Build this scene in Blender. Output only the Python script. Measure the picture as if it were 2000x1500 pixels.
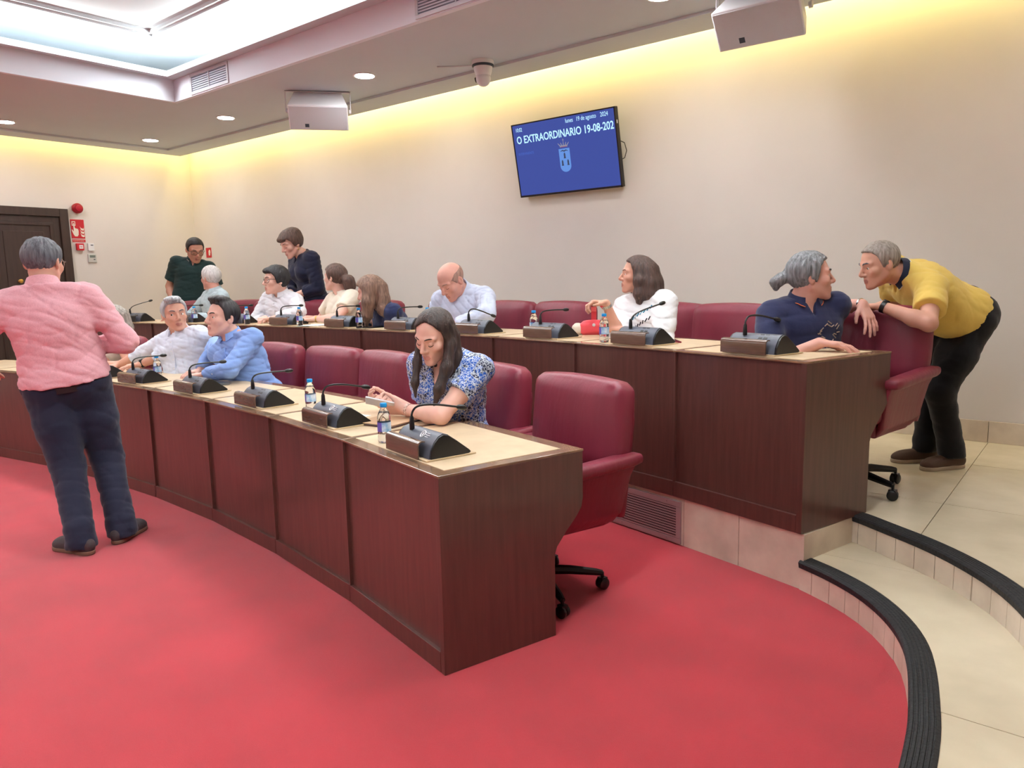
import bpy, bmesh, math, random
import numpy as np
from mathutils import Vector, Matrix

# ------------------------------------------------------------------ camera
SC = bpy.context.scene
for _o in list(bpy.data.objects):
    bpy.data.objects.remove(_o)
COL = SC.collection
F = 1445.5
YAW, PITCH, ROLL = [math.radians(a) for a in (-39.085, -8.099, -1.177)]
CAM = np.array([0.0, 0.0, 1.5])


def cam_axes():
    cy, sy, cp, sp = math.cos(YAW), math.sin(YAW), math.cos(PITCH), math.sin(PITCH)
    fwd = np.array([sy * cp, cy * cp, sp])
    right = np.array([cy, -sy, 0])
    up = np.cross(right, fwd)
    return (right * math.cos(ROLL) + up * math.sin(ROLL),
            -right * math.sin(ROLL) + up * math.cos(ROLL), fwd)


CR, CU, CW = cam_axes()
cam_data = bpy.data.cameras.new('camera')
cam_data.sensor_width = 36
cam_data.lens = F / 2000 * 36
cam_data.clip_start = 0.05
cam = bpy.data.objects.new('camera', cam_data)
COL.objects.link(cam)
cam.matrix_world = Matrix(((CR[0], CU[0], -CW[0], CAM[0]), (CR[1], CU[1], -CW[1], CAM[1]),
                           (CR[2], CU[2], -CW[2], CAM[2]), (0, 0, 0, 1)))
SC.camera = cam
SC.view_settings.view_transform = 'Standard'
SC.view_settings.look = 'None'
SC.view_settings.gamma = 1
SC.view_settings.use_curve_mapping = False
SC.view_settings.exposure = 0.0
SC.cycles.use_denoising = True
SC.cycles.max_bounces = 8
SC.cycles.diffuse_bounces = 4
SC.cycles.sample_clamp_indirect = 6

# ------------------------------------------------------------------ world and lights
W = bpy.data.worlds.new('world')
SC.world = W
W.use_nodes = True
W.node_tree.nodes['Background'].inputs[0].default_value = (1, 1, 1, 1)
W.node_tree.nodes['Background'].inputs[1].default_value = 0.02

TRAY_PANEL = 21.0        # luminous band of the ceiling tray
DOWNLIGHT = 190.0        # recessed downlights
COVE_POWER = 5.5       # watts per metre of the yellow wall-washing strip
COVE_COLOR = (1.0, 0.78, 0.26)
# ceiling numbers (metres above the carpet)
Z_SOF, Z_EDGE, Z_TRAY, Z_TOP = 3.455, 3.43, 3.68, 3.98
WALL_Y, WALL_X, ROOM_X1, ROOM_Y0 = 6.13, -11.37, 2.6, -6.6
SOF_Y, SOF_X = 5.86, -11.12           # outer edge of the soffit (slot to the wall)
TR_Y1, TR_X0, TR_X1, TR_Y0 = 4.22, -8.02, -0.9, -4.6   # opening of the tray


def area_light(name, loc, sx, sy, power, color, rot):
    l = bpy.data.lights.new(name, 'AREA')
    l.shape = 'RECTANGLE'
    l.size, l.size_y, l.energy, l.color = sx, sy, power, color
    o = bpy.data.objects.new(name, l)
    o.location, o.rotation_euler = loc, rot
    COL.objects.link(o)
    return o


_lx = ROOM_X1 - WALL_X - 0.3
area_light('cove_light', ((ROOM_X1 + WALL_X) / 2, SOF_Y + 0.06, 3.60), _lx, 0.05, COVE_POWER * _lx, COVE_COLOR,
           (math.radians(38), 0, 0))
_ly = WALL_Y - ROOM_Y0 - 0.3
area_light('cove_light', (SOF_X - 0.06, (WALL_Y + ROOM_Y0) / 2, 3.60), 0.05, _ly, COVE_POWER * 0.75 * _ly, COVE_COLOR,
           (0, math.radians(38), 0))

# white uplights hidden behind the lip of the ceiling tray
UPLIGHT = 16.0
_w, _d = TR_X1 - TR_X0, TR_Y1 - TR_Y0
_cx, _cy, _zu = (TR_X0 + TR_X1) / 2, (TR_Y0 + TR_Y1) / 2, Z_TRAY + 0.03
for _x, _y, _sx, _sy, _rot in ((_cx, TR_Y1 - 0.06, _w - 0.3, 0.05, (math.radians(180 + 38), 0, 0)), (_cx, TR_Y0 + 0.06, _w - 0.3, 0.05, (math.radians(180 - 38), 0, 0)),
                               (TR_X0 + 0.06, _cy, 0.05, _d - 0.3, (0, math.radians(180 + 38), 0)), (TR_X1 - 0.06, _cy, 0.05, _d - 0.3, (0, math.radians(180 - 38), 0))):
    area_light('tray_uplight', (_x, _y, _zu), _sx, _sy, UPLIGHT * max(_sx, _sy), (0.97, 1.0, 0.95), _rot)

# ------------------------------------------------------------------ pixel helpers (positions measured in the photograph)


def ray(x, y):
    d = CW * F + CR * (x - 1000) - CU * (y - 750)
    return d / np.linalg.norm(d)


def onz(x, y, z):
    d = ray(x, y)
    return CAM + d * (z - CAM[2]) / d[2]


def proj(p):
    q = np.asarray(p, float) - CAM
    return np.array([1000 + F * (q @ CR) / (q @ CW), 750 - F * (q @ CU) / (q @ CW)])


# rows of desks: concentric arcs
ACX, ACY = -5.407, -10.321
FT, FD, FR = 0.281, 0.067, 12.698       # front row: right end angle, module angle, radius
BT, BD, BR = 0.305, 0.0558, 14.444      # back row
ZF, ZP, DZF, DZB = 0.0, 0.28, 0.785, 1.095


def pos(R, t, z=0.0):
    return np.array([ACX + R * math.sin(t), ACY + R * math.cos(t), z])


def cyl(x, y, R):
    d = ray(x, y)
    o = CAM[:2] - np.array([ACX, ACY])
    a, b, c = d[:2] @ d[:2], 2 * o @ d[:2], o @ o - R * R
    return CAM + d * (-b + math.sqrt(b * b - 4 * a * c)) / (2 * a)


def ang(p):
    return math.atan2(p[0] - ACX, p[1] - ACY)


# ------------------------------------------------------------------ materials
MATS = {}


def lin(c):
    return tuple(((v / 255 + 0.055) / 1.055) ** 2.4 if v > 10 else v / 255 / 12.92 for v in c) + (1,)


def mat(name, rgb, rough=0.6, metal=0.0, var=0.0, vscale=8.0, stretch=(1, 1, 1), bump=0.0, bscale=60.0,
        emit=None, estr=0.0, trans=0.0, ior=1.45, coat=0.0, sheen=0.0, sss=0.0, rgb2=None, spec=0.5, detail=4.0):
    if name in MATS:
        return MATS[name]
    m = bpy.data.materials.new(name)
    m.use_nodes = True
    nt = m.node_tree
    b = nt.nodes['Principled BSDF']
    b.inputs['Base Color'].default_value = lin(rgb)
    b.inputs['Roughness'].default_value = rough
    b.inputs['Metallic'].default_value = metal
    b.inputs['Specular IOR Level'].default_value = spec
    b.inputs['IOR'].default_value = ior
    if trans:
        b.inputs['Transmission Weight'].default_value = trans
    if coat:
        b.inputs['Coat Weight'].default_value = coat
        b.inputs['Coat Roughness'].default_value = 0.12
    if sheen:
        b.inputs['Sheen Weight'].default_value = sheen
    if sss:
        b.inputs['Subsurface Weight'].default_value = sss
        b.inputs['Subsurface Radius'].default_value = (0.012, 0.005, 0.003)
        b.inputs['Subsurface Scale'].default_value = 1.0
    if emit is not None:
        b.inputs['Emission Color'].default_value = lin(emit)
        b.inputs['Emission Strength'].default_value = estr
    if var or rgb2 is not None or bump:
        tc = nt.nodes.new('ShaderNodeTexCoord')
        mp = nt.nodes.new('ShaderNodeMapping')
        mp.inputs['Scale'].default_value = stretch
        nt.links.new(tc.outputs['Object'], mp.inputs['Vector'])
    if var or rgb2 is not None:
        n = nt.nodes.new('ShaderNodeTexNoise')
        n.inputs['Scale'].default_value = vscale
        n.inputs['Detail'].default_value = detail
        nt.links.new(mp.outputs[0], n.inputs['Vector'])
        r = nt.nodes.new('ShaderNodeValToRGB')
        a = np.array(lin(rgb))
        c2 = np.array(lin(rgb2)) if rgb2 is not None else a
        r.color_ramp.elements[0].position = 0.32
        r.color_ramp.elements[1].position = 0.68
        r.color_ramp.elements[0].color = tuple(np.append((a * (1 - var))[:3], 1))
        r.color_ramp.elements[1].color = tuple(np.append(np.clip((c2 * (1 + var))[:3], 0, 1), 1))
        nt.links.new(n.outputs['Fac'], r.inputs['Fac'])
        nt.links.new(r.outputs[0], b.inputs['Base Color'])
    if bump:
        n2 = nt.nodes.new('ShaderNodeTexNoise')
        n2.inputs['Scale'].default_value = bscale
        n2.inputs['Detail'].default_value = 3
        nt.links.new(mp.outputs[0], n2.inputs['Vector'])
        bp = nt.nodes.new('ShaderNodeBump')
        bp.inputs['Strength'].default_value = bump
        bp.inputs['Distance'].default_value = 0.01
        nt.links.new(n2.outputs['Fac'], bp.inputs['Height'])
        nt.links.new(bp.outputs[0], b.inputs['Normal'])
    MATS[name] = m
    return m


M_CARPET = mat('carpet_red', (184, 42, 55), 0.95, var=0.10, vscale=3, bump=0.5, bscale=450, sheen=0.3, spec=0.1)
M_WALL = mat('wall_plaster', (222, 216, 210), 0.85, var=0.02, vscale=2, bump=0.04, bscale=200, spec=0.2)
M_CEIL = mat('ceiling_paint', (202, 209, 214), 0.9, var=0.01, vscale=3, spec=0.2)
M_MARBLE = mat('cream_marble', (212, 199, 170), 0.22, var=0.06, vscale=2.2, rgb2=(226, 214, 186), detail=8)
M_MARBLE_TILE = mat('marble_riser', (214, 198, 178), 0.45, var=0.08, vscale=5, rgb2=(226, 212, 192), detail=6)
M_GROUT = mat('grout', (92, 78, 62), 0.9)
M_WOOD = mat('dark_wood', (84, 52, 46), 0.33, var=0.07, vscale=9, stretch=(5, 5, 0.4), rgb2=(92, 57, 50), coat=0.3)
M_WOODTOP = mat('desk_edge_wood', (122, 95, 73), 0.18, var=0.14, vscale=10, stretch=(1, 1, 1), rgb2=(138, 108, 83), coat=0.4)
M_INLAY = mat('beige_inlay', (212, 188, 154), 0.36, var=0.03, vscale=12, rgb2=(218, 195, 162))
M_LEATHER = mat('burgundy_leather', (124, 41, 58), 0.42, var=0.06, vscale=9, stretch=(1, 1, 0.3), bump=0.22, bscale=34)
M_BLACK = mat('black_plastic', (18, 18, 19), 0.38)
M_RUBBER = mat('black_rubber', (32, 33, 35), 0.7, bump=0.4, bscale=70, var=0.2, vscale=30)
M_CONSOLE = mat('console_grey', (84, 88, 100), 0.42, var=0.03, vscale=40)
M_DOORW = mat('door_wood', (60, 44, 38), 0.45, var=0.18, vscale=7, stretch=(4, 4, 0.5))
M_WHITE = mat('white_plastic', (228, 228, 230), 0.45)
M_RED = mat('sign_red', (196, 30, 44), 0.5)
M_REDP = mat('alarm_red', (150, 18, 36), 0.4)
M_METALW = mat('painted_metal', (206, 206, 212), 0.45)
M_DARKGREY = mat('vent_dark', (62, 70, 80), 0.6)
M_STEEL = mat('steel', (190, 190, 190), 0.25, metal=1)
M_GOLD = mat('gold', (205, 165, 90), 0.3, metal=1)
M_GLASS = mat('clear_plastic', (250, 252, 255), 0.04, trans=1.0, ior=1.2)
M_WATER = mat('water', (245, 250, 255), 0.0, trans=1.0, ior=1.33)
M_CAP = mat('cap_blue', (20, 150, 220), 0.4)
M_LABEL = mat('label_blue', (96, 176, 228), 0.5, var=0.1, vscale=30, rgb2=(235, 240, 248))
M_PURPLE = mat('label_purple', (96, 84, 170), 0.5)
M_PAPER = mat('paper', (236, 240, 236), 0.7)
M_BEIGEM = mat('plinth_mat', (205, 180, 142), 0.5)


# ------------------------------------------------------------------ mesh building
def link_mesh(name, verts, faces, material, parent=None, loc=None, smooth=False, idx=None, mats=None):
    me = bpy.data.meshes.new(name)
    v = np.asarray(verts, np.float32)
    if isinstance(faces, np.ndarray):
        me.vertices.add(len(v))
        me.vertices.foreach_set('co', v.ravel())
        nf, k = faces.shape
        me.loops.add(nf * k)
        me.loops.foreach_set('vertex_index', faces.ravel().astype(np.int32))
        me.polygons.add(nf)
        me.polygons.foreach_set('loop_start', np.arange(0, nf * k, k, dtype=np.int32))
        me.update(calc_edges=True)
    else:
        me.from_pydata([tuple(map(float, q)) for q in v], [], faces)
    for mm in (mats or [material]):
        me.materials.append(mm)
    if idx is not None:
        me.polygons.foreach_set('material_index', np.asarray(idx, np.int32))
    if smooth:
        me.polygons.foreach_set('use_smooth', np.ones(len(me.polygons), bool))
    me.validate()
    o = bpy.data.objects.new(name, me)
    COL.objects.link(o)
    if parent is not None:
        o.parent = parent
    if loc is not None:
        o.location = loc
    return o


class MB:
    """collects simple shapes for ONE mesh"""

    def __init__(self):
        self.v, self.f, self.m = [], [], []

    def add(self, v, f, mi=0):
        n = len(self.v)
        self.v += [tuple(map(float, q)) for q in v]
        self.f += [tuple(i + n for i in q) for q in f]
        self.m += [mi] * len(f)
        return self

    def box(self, c, s, rot=None, mi=0):
        h = np.array(s) / 2
        pts = np.array([[x, y, z] for x in (-1, 1) for y in (-1, 1) for z in (-1, 1)]) * h
        if rot is not None:
            pts = pts @ np.array(rot).T
        return self.add(pts + np.array(c), [(0, 1, 3, 2), (4, 6, 7, 5), (0, 4, 5, 1), (2, 3, 7, 6), (0, 2, 6, 4), (1, 5, 7, 3)], mi)

    def prism(self, poly, z0, z1, mi=0):
        n = len(poly)
        v = [(p[0], p[1], z0) for p in poly] + [(p[0], p[1], z1) for p in poly]
        f = [tuple(range(n - 1, -1, -1)), tuple(range(n, 2 * n))] + [(i, (i + 1) % n, n + (i + 1) % n, n + i) for i in range(n)]
        return self.add(v, f, mi)

    def profile_x(self, poly, x0, x1, mi=0):
        """poly in (y,z), extruded along x"""
        n = len(poly)
        v = [(x0, p[0], p[1]) for p in poly] + [(x1, p[0], p[1]) for p in poly]
        f = [tuple(range(n)), tuple(range(2 * n - 1, n - 1, -1))] + [(n + i, n + (i + 1) % n, (i + 1) % n, i) for i in range(n)]
        return self.add(v, f, mi)

    def lathe(self, prof, c=(0, 0, 0), seg=16, mi=0, axis=None):
        """prof: (r,z) list"""
        v, f = [], []
        for r, z in prof:
            for k in range(seg):
                a = 2 * math.pi * k / seg
                v.append((r * math.cos(a), r * math.sin(a), z))
        for i in range(len(prof) - 1):
            for k in range(seg):
                k2 = (k + 1) % seg
                f.append((i * seg + k, i * seg + k2, (i + 1) * seg + k2, (i + 1) * seg + k))
        f.append(tuple(range(seg - 1, -1, -1)))
        f.append(tuple((len(prof) - 1) * seg + k for k in range(seg)))
        v = np.array(v)
        if axis is not None:
            q = Vector((0, 0, 1)).rotation_difference(Vector(axis)).to_matrix()
            v = v @ np.array(q).T
        return self.add(v + np.array(c), f, mi)

    def tube(self, pts, rad, seg=8, mi=0, closed=False):
        pts = [np.array(p, float) for p in pts]
        n = len(pts)
        rad = [rad] * n if np.isscalar(rad) else rad
        v, f = [], []
        ref = None
        for i, p in enumerate(pts):
            a = pts[(i - 1) % n] if (closed or i > 0) else pts[i]
            b = pts[(i + 1) % n] if (closed or i < n - 1) else pts[i]
            t = b - a
            t = t / (np.linalg.norm(t) + 1e-9)
            if ref is None:
                ref = np.array([0, 0, 1.0]) if abs(t[2]) < 0.9 else np.array([1.0, 0, 0])
            x = ref - t * (ref @ t)
            x /= np.linalg.norm(x) + 1e-9
            ref = x
            y = np.cross(t, x)
            for k in range(seg):
                an = 2 * math.pi * k / seg
                v.append(p + rad[i] * (x * math.cos(an) + y * math.sin(an)))
        for i in range(n if closed else n - 1):
            j = (i + 1) % n
            for k in range(seg):
                k2 = (k + 1) % seg
                f.append((i * seg + k, i * seg + k2, j * seg + k2, j * seg + k))
        if not closed:
            f.append(tuple(range(seg - 1, -1, -1)))
            f.append(tuple((n - 1) * seg + k for k in range(seg)))
        return self.add(v, f, mi)

    def sphere(self, c, r, seg=12, rings=8, mi=0):
        r = np.array([r, r, r]) if np.isscalar(r) else np.array(r)
        prof = [(max(math.sin(math.pi * i / rings), 0.002), -math.cos(math.pi * i / rings)) for i in range(rings + 1)]
        n = len(self.v)
        self.lathe(prof, seg=seg, mi=mi)
        for i in range(n, len(self.v)):
            self.v[i] = tuple(np.array(self.v[i]) * r + np.array(c))
        return self

    def build(self, name, material, parent=None, bevel=0.0, smooth=False, loc=None, mats=None, bseg=2, sub=0):
        o = link_mesh(name, self.v, self.f, material, parent, loc, False, self.m if mats else None, mats)
        me = o.data
        if bevel or sub:
            bm = bmesh.new()
            bm.from_mesh(me)
            bmesh.ops.recalc_face_normals(bm, faces=bm.faces)
            if bevel:
                bmesh.ops.bevel(bm, geom=[e for e in bm.edges if len(e.link_faces) == 2 and e.calc_face_angle(0) > 0.45], offset=bevel,
                                segments=bseg, affect='EDGES', profile=0.5, clamp_overlap=True)
            bm.to_mesh(me)
            bm.free()
        else:
            bm = bmesh.new()
            bm.from_mesh(me)
            bmesh.ops.recalc_face_normals(bm, faces=bm.faces)
            bm.to_mesh(me)
            bm.free()
        if smooth:
            for p in me.polygons:
                p.use_smooth = True
            try:
                me.set_sharp_from_angle(angle=math.radians(42))
            except Exception:
                pass
        return o


def tag(o, label=None, cat=None, group=None, kind=None):
    if label:
        o['label'] = label
    if cat:
        o['category'] = cat
    if group:
        o['group'] = group
    if kind:
        o['kind'] = kind
    return o


def thing(name, label, cat, loc=(0, 0, 0), rotz=0.0, group=None):
    o = bpy.data.objects.new(name, None)
    COL.objects.link(o)
    o.location = tuple(map(float, loc))
    o.rotation_euler = (0, 0, rotz)
    o.empty_display_size = 0.1
    return tag(o, label, cat, group)


def dup(root, loc, rotz, label, group=None, name=None):
    def cp(o, par):
        c = o.copy()
        COL.objects.link(c)
        c.parent = par
        for ch in o.children:
            cp(ch, c)
        return c
    r = cp(root, None)
    r.location, r.rotation_euler = tuple(map(float, loc)), (0, 0, rotz)
    r['label'] = label
    if group:
        r['group'] = group
    return r


def structure(o):
    o['kind'] = 'structure'
    return o


FONTS = {}


def text_mesh(name, s, size, material, parent, loc, rot=(0, 0, 0), bold=0.0, align='LEFT', xs=1.0):
    cu = bpy.data.curves.new(name, 'FONT')
    cu.body, cu.size, cu.align_x = s, size, align
    cu.offset = bold
    cu.extrude = 0.0004
    cu.resolution_u = 3
    t = bpy.data.objects.new(name, cu)
    COL.objects.link(t)
    dg = bpy.context.evaluated_depsgraph_get()
    me = bpy.data.meshes.new_from_object(t.evaluated_get(dg))
    bpy.data.objects.remove(t)
    me.materials.clear()
    me.materials.append(material)
    o = bpy.data.objects.new(name, me)
    COL.objects.link(o)
    o.parent, o.location, o.rotation_euler, o.scale = parent, loc, rot, (xs, 1, 1)
    o['kind'] = 'stuff'
    return o

# ================================================================== ROOM
def plate(name, x0, x1, y0, y1, z0, z1, m, parent=None):
    return MB().box(((x0 + x1) / 2, (y0 + y1) / 2, (z0 + z1) / 2), (x1 - x0, y1 - y0, z1 - z0)).build(name, m, parent)


fl = structure(plate('floor', WALL_X, ROOM_X1, ROOM_Y0, WALL_Y, -0.05, 0.0, M_CARPET))
structure(plate('wall_back', WALL_X - 0.2, ROOM_X1 + 0.2, WALL_Y, WALL_Y + 0.2, -0.05, 4.1, M_WALL))
structure(plate('wall_left', WALL_X - 0.2, WALL_X, ROOM_Y0, WALL_Y, -0.05, 4.1, M_WALL))
structure(plate('wall_right', ROOM_X1, ROOM_X1 + 0.2, ROOM_Y0, WALL_Y, -0.05, 4.1, M_WALL))
structure(plate('wall_front', WALL_X - 0.2, ROOM_X1 + 0.2, ROOM_Y0 - 0.2, ROOM_Y0, -0.05, 4.1, M_WALL))

# ceiling: soffit ring with a lower outer lip, fascia, tray lip, luminous band, inner ceiling with moulding
ce = structure(plate('ceiling', WALL_X, ROOM_X1, ROOM_Y0, WALL_Y, 4.0, 4.1, M_CEIL))


def ring(name, outer, inner, z0, z1, m, parent):
    ox0, ox1, oy0, oy1 = outer
    ix0, ix1, iy0, iy1 = inner
    b = MB()
    for x0, x1, y0, y1 in ((ox0, ox1, iy1, oy1), (ox0, ox1, oy0, iy0), (ox0, ix0, iy0, iy1), (ix1, ox1, iy0, iy1)):
        b.box(((x0 + x1) / 2, (y0 + y1) / 2, (z0 + z1) / 2), (x1 - x0, y1 - y0, z1 - z0))
    return b.build(name, m, parent)


SOF = (SOF_X, ROOM_X1, ROOM_Y0, SOF_Y)
TRO = (TR_X0, TR_X1, TR_Y0, TR_Y1)


def inset(r, d):
    return (r[0] + d, r[1] - d, r[2] + d, r[3] - d)


ring('soffit', SOF, TRO, Z_SOF, Z_SOF + 0.12, M_CEIL, ce)
ring('soffit_lip', SOF, (SOF_X + 0.36, ROOM_X1 - 0.36, ROOM_Y0 + 0.36, SOF_Y - 0.36), Z_EDGE, Z_SOF, M_CEIL, ce)
ring('fascia', inset(TRO, -0.04), inset(TRO, 0.006), Z_SOF - 0.001, Z_TRAY, mat('fascia_paint', (232, 238, 246), 0.8), ce)
ring('tray_ledge', inset(TRO, -0.04), inset(TRO, 0.12), Z_TRAY, Z_TRAY + 0.012, M_CEIL, ce)
ring('tray_lip', inset(TRO, 0.105), inset(TRO, 0.14), Z_TRAY - 0.012, Z_TRAY + 0.045, M_CEIL, ce)
M_PANEL = mat('luminous_panel', (255, 255, 250), 0.6, emit=(246, 251, 255), estr=TRAY_PANEL)
ring('light_band', inset(TRO, -0.03), inset(TRO, 0.36), Z_TOP + 0.005, Z_TOP + 0.02, M_PANEL, ce)
ring('inner_moulding', inset(TRO, 0.345), inset(TRO, 0.40), Z_TOP - 0.03, Z_TOP + 0.02, M_CEIL, ce)
ring('inner_moulding', inset(TRO, 0.40), inset(TRO, 0.44), Z_TOP - 0.012, Z_TOP + 0.02, M_CEIL, ce)


# -------- platform, steps and skirting
def clip(poly, x0, x1, y0, y1):
    def cut(pl, ax, v, keep_less):
        out = []
        for i in range(len(pl)):
            a, b = pl[i], pl[(i + 1) % len(pl)]
            ia = (a[ax] <= v) == keep_less
            ib = (b[ax] <= v) == keep_less
            if ia:
                out.append(a)
            if ia != ib:
                t = (v - a[ax]) / (b[ax] - a[ax])
                out.append((a[0] + t * (b[0] - a[0]), a[1] + t * (b[1] - a[1])))
        return out
    for ax, v, k in ((0, x0, False), (0, x1, True), (1, y0, False), (1, y1, True)):
        if len(poly) < 3:
            return []
        poly = cut(poly, ax, v, k)
    return poly


def parea(p):
    return 0.5 * abs(sum(p[i][0] * p[(i + 1) % len(p)][1] - p[(i + 1) % len(p)][0] * p[i][1] for i in range(len(p))))


def smooth_curve(pts, n):
    pts = [np.array(p, float) for p in pts]
    for _ in range(n):
        q = [pts[0]]
        for a, b in zip(pts[:-1], pts[1:]):
            q += [a * 0.75 + b * 0.25, a * 0.25 + b * 0.75]
        pts = q + [pts[-1]]
    return pts


C1 = smooth_curve([(-1.066, 3.478), (-0.91, 3.40), (-0.74, 3.275), (-0.60, 3.11), (-0.50, 2.925), (-0.44, 2.72), (-0.395, 2.50),
                   (-0.36, 2.30), (-0.33, 1.9), (-0.31, 1.2), (-0.30, 0.2), (-0.30, -4.0)], 2)
C2 = smooth_curve([(-0.955, 3.90), (-0.90, 3.875), (-0.79, 3.80), (-0.58, 3.665), (-0.40, 3.50), (-0.25, 3.315), (-0.13, 3.08),
                   (-0.04, 2.75), (0.02, 2.3), (0.06, 1.5), (0.07, 0.0), (0.07, -4.0)], 2)
RIS = BR + 0.028
arc_pts = [tuple(pos(RIS, BT - (BT * 2) * i / 44)[:2]) for i in range(45)]
left_tail = [(-10.1, 2.1), (WALL_X, 2.0)]
P_TOP = [tuple(p) for p in C2][::-1] + arc_pts + left_tail + [(WALL_X, WALL_Y), (ROOM_X1, WALL_Y), (ROOM_X1, -4.0)]
P_STEP = [tuple(p) for p in C1] + [tuple(p) for p in C2][::-1]
plat = structure(MB().prism(P_TOP[::-1], 0.0, ZP - 0.013).build('floor_platform', M_GROUT))
step = structure(MB().prism(P_STEP, 0.0, 0.14 - 0.012).build('floor_step', M_GROUT))


def slabs(poly, parent, z0, z1, w, h, ox, oy, m, name='marble_slab'):
    xs = [p[0] for p in poly]
    ys = [p[1] for p in poly]
    k = 0
    for i in range(int(min(xs) // w) - 1, int(max(xs) // w) + 2):
        for j in range(int(min(ys) // h) - 1, int(max(ys) // h) + 2):
            g = 0.0018
            c = clip(list(poly), ox + i * w + g, ox + (i + 1) * w - g, oy + j * h + g, oy + (j + 1) * h - g)
            if len(c) >= 3 and parea(c) > 0.004:
                dz = ((i * 7 + j * 13) % 5) * 0.0002
                MB().prism(c, z0, z1 - dz).build(name, m, parent)
                k += 1
    return k


slabs(P_TOP, plat, ZP - 0.0135, ZP, 1.05, 1.0, -0.62, 0.35, M_MARBLE)
slabs(P_STEP, step, 0.1275, 0.14, 1.6, 1.15, -1.4, 0.18, M_MARBLE)


def along(curve, s):
    """point and unit tangent at arc length s"""
    acc = 0
    for a, b in zip(curve[:-1], curve[1:]):
        l = np.linalg.norm(b - a)
        if acc + l >= s or b is curve[-1]:
            return a + (b - a) * (s - acc) / l, (b - a) / l
        acc += l


def riser_tiles(curve, z0, z1, w, first, parent, thick=0.014, total=5.2):
    s, i = 0.0, 0
    while s < total:
        e = s + (first if i == 0 else w * (0.92 + 0.16 * ((i * 37) % 10) / 10))
        p0, t0 = along(curve, s + 0.002)
        p1, t1 = along(curve, e - 0.002)
        n0, n1 = np.array([t0[1], -t0[0]]), np.array([t1[1], -t1[0]])
        if n0[0] > 0:
            n0, n1 = -n0, -n1
        k = ((i * 29) % 7) * 0.0004
        MB().prism([p0 - n0 * 0.002, p1 - n1 * 0.002, p1 + n1 * (thick + k), p0 + n0 * (thick + k)], z0, z1).build('riser_tile', M_MARBLE_TILE, parent)
        s, i = e, i + 1


riser_tiles(C1, 0.0, 0.108, 0.105, 0.075, step)
riser_tiles(C2, 0.14, 0.252, 0.118, 0.05, plat)


def nosing(curve, ztop, parent, start=0.0):
    prof = [(0.020, ztop - 0.030), (0.024, ztop - 0.004), (0.018, ztop + 0.004)]
    for k in range(5):
        o = 0.010 - k * 0.014
        prof += [(o, ztop + 0.006), (o - 0.002, ztop + 0.003), (o - 0.005, ztop + 0.003), (o - 0.007, ztop + 0.006)]
    prof += [(-0.066, ztop + 0.001), (-0.066, ztop - 0.004), (0.012, ztop - 0.030)]
    b, n = MB(), len(prof)
    v, f = [], []
    pts = [p for p in curve]
    for i, p in enumerate(pts):
        a, c = pts[max(i - 1, 0)], pts[min(i + 1, len(pts) - 1)]
        t = (c - a) / np.linalg.norm(c - a)
        nn = np.array([t[1], -t[0]])
        if nn[0] > 0:
            nn = -nn
        v += [(p[0] + nn[0] * q[0], p[1] + nn[1] * q[0], q[1]) for q in prof]
    for i in range(len(pts) - 1):
        f += [(i * n + k, i * n + (k + 1) % n, (i + 1) * n + (k + 1) % n, (i + 1) * n + k) for k in range(n)]
    f += [tuple(range(n)), tuple((len(pts) - 1) * n + k for k in range(n - 1, -1, -1))]
    b.add(v, f)
    return b.build('stair_nosing', M_RUBBER, parent)


nosing(C1, 0.14, step)
nosing(C2[1:], ZP, plat)
# front of the platform under the back row: big marble slabs
nslab = 24
for i in range(nslab):
    a0, a1 = BT - i * 2 * BT / nslab, BT - (i + 1) * 2 * BT / nslab
    g = 0.002 / RIS
    MB().prism([pos(RIS - 0.014, a0 - g)[:2], pos(RIS + 0.004, a0 - g)[:2], pos(RIS + 0.004, a1 + g)[:2], pos(RIS - 0.014, a1 + g)[:2]],
               0.0, 0.272).build('riser_slab', M_MARBLE_TILE, plat)
_a, _b = np.array(pos(RIS - 0.014, BT)[:2]), np.array([-0.953, 3.897])
_n = np.array([(_b - _a)[1], -(_b - _a)[0]]) / np.linalg.norm(_b - _a)
MB().prism([_a - _n * 0.004, _a + _n * 0.010, _b + _n * 0.010, _b - _n * 0.004], 0.0, 0.272).build('riser_slab', M_MARBLE_TILE, plat)

# skirting along the platform (marble) and on the left wall
x0 = WALL_X
bb = structure(MB().box((x0 + 0.02, WALL_Y - 0.011, ZP + 0.076), (0.02, 0.022, 0.152)).build('baseboard_back', M_MARBLE_TILE))
L = (ROOM_X1 - WALL_X) / 13
for i in range(13):
    MB().box((x0 + (i + 0.5) * L, WALL_Y - 0.012, ZP + 0.076), (L - 0.003, 0.02, 0.152)).build('skirting_slab', M_MARBLE_TILE, bb, bevel=0.002)
structure(MB().box((WALL_X + 0.011, 5.2, ZP + 0.076), (0.022, 1.8, 0.152)).build('baseboard_left', M_MARBLE_TILE))

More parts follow.
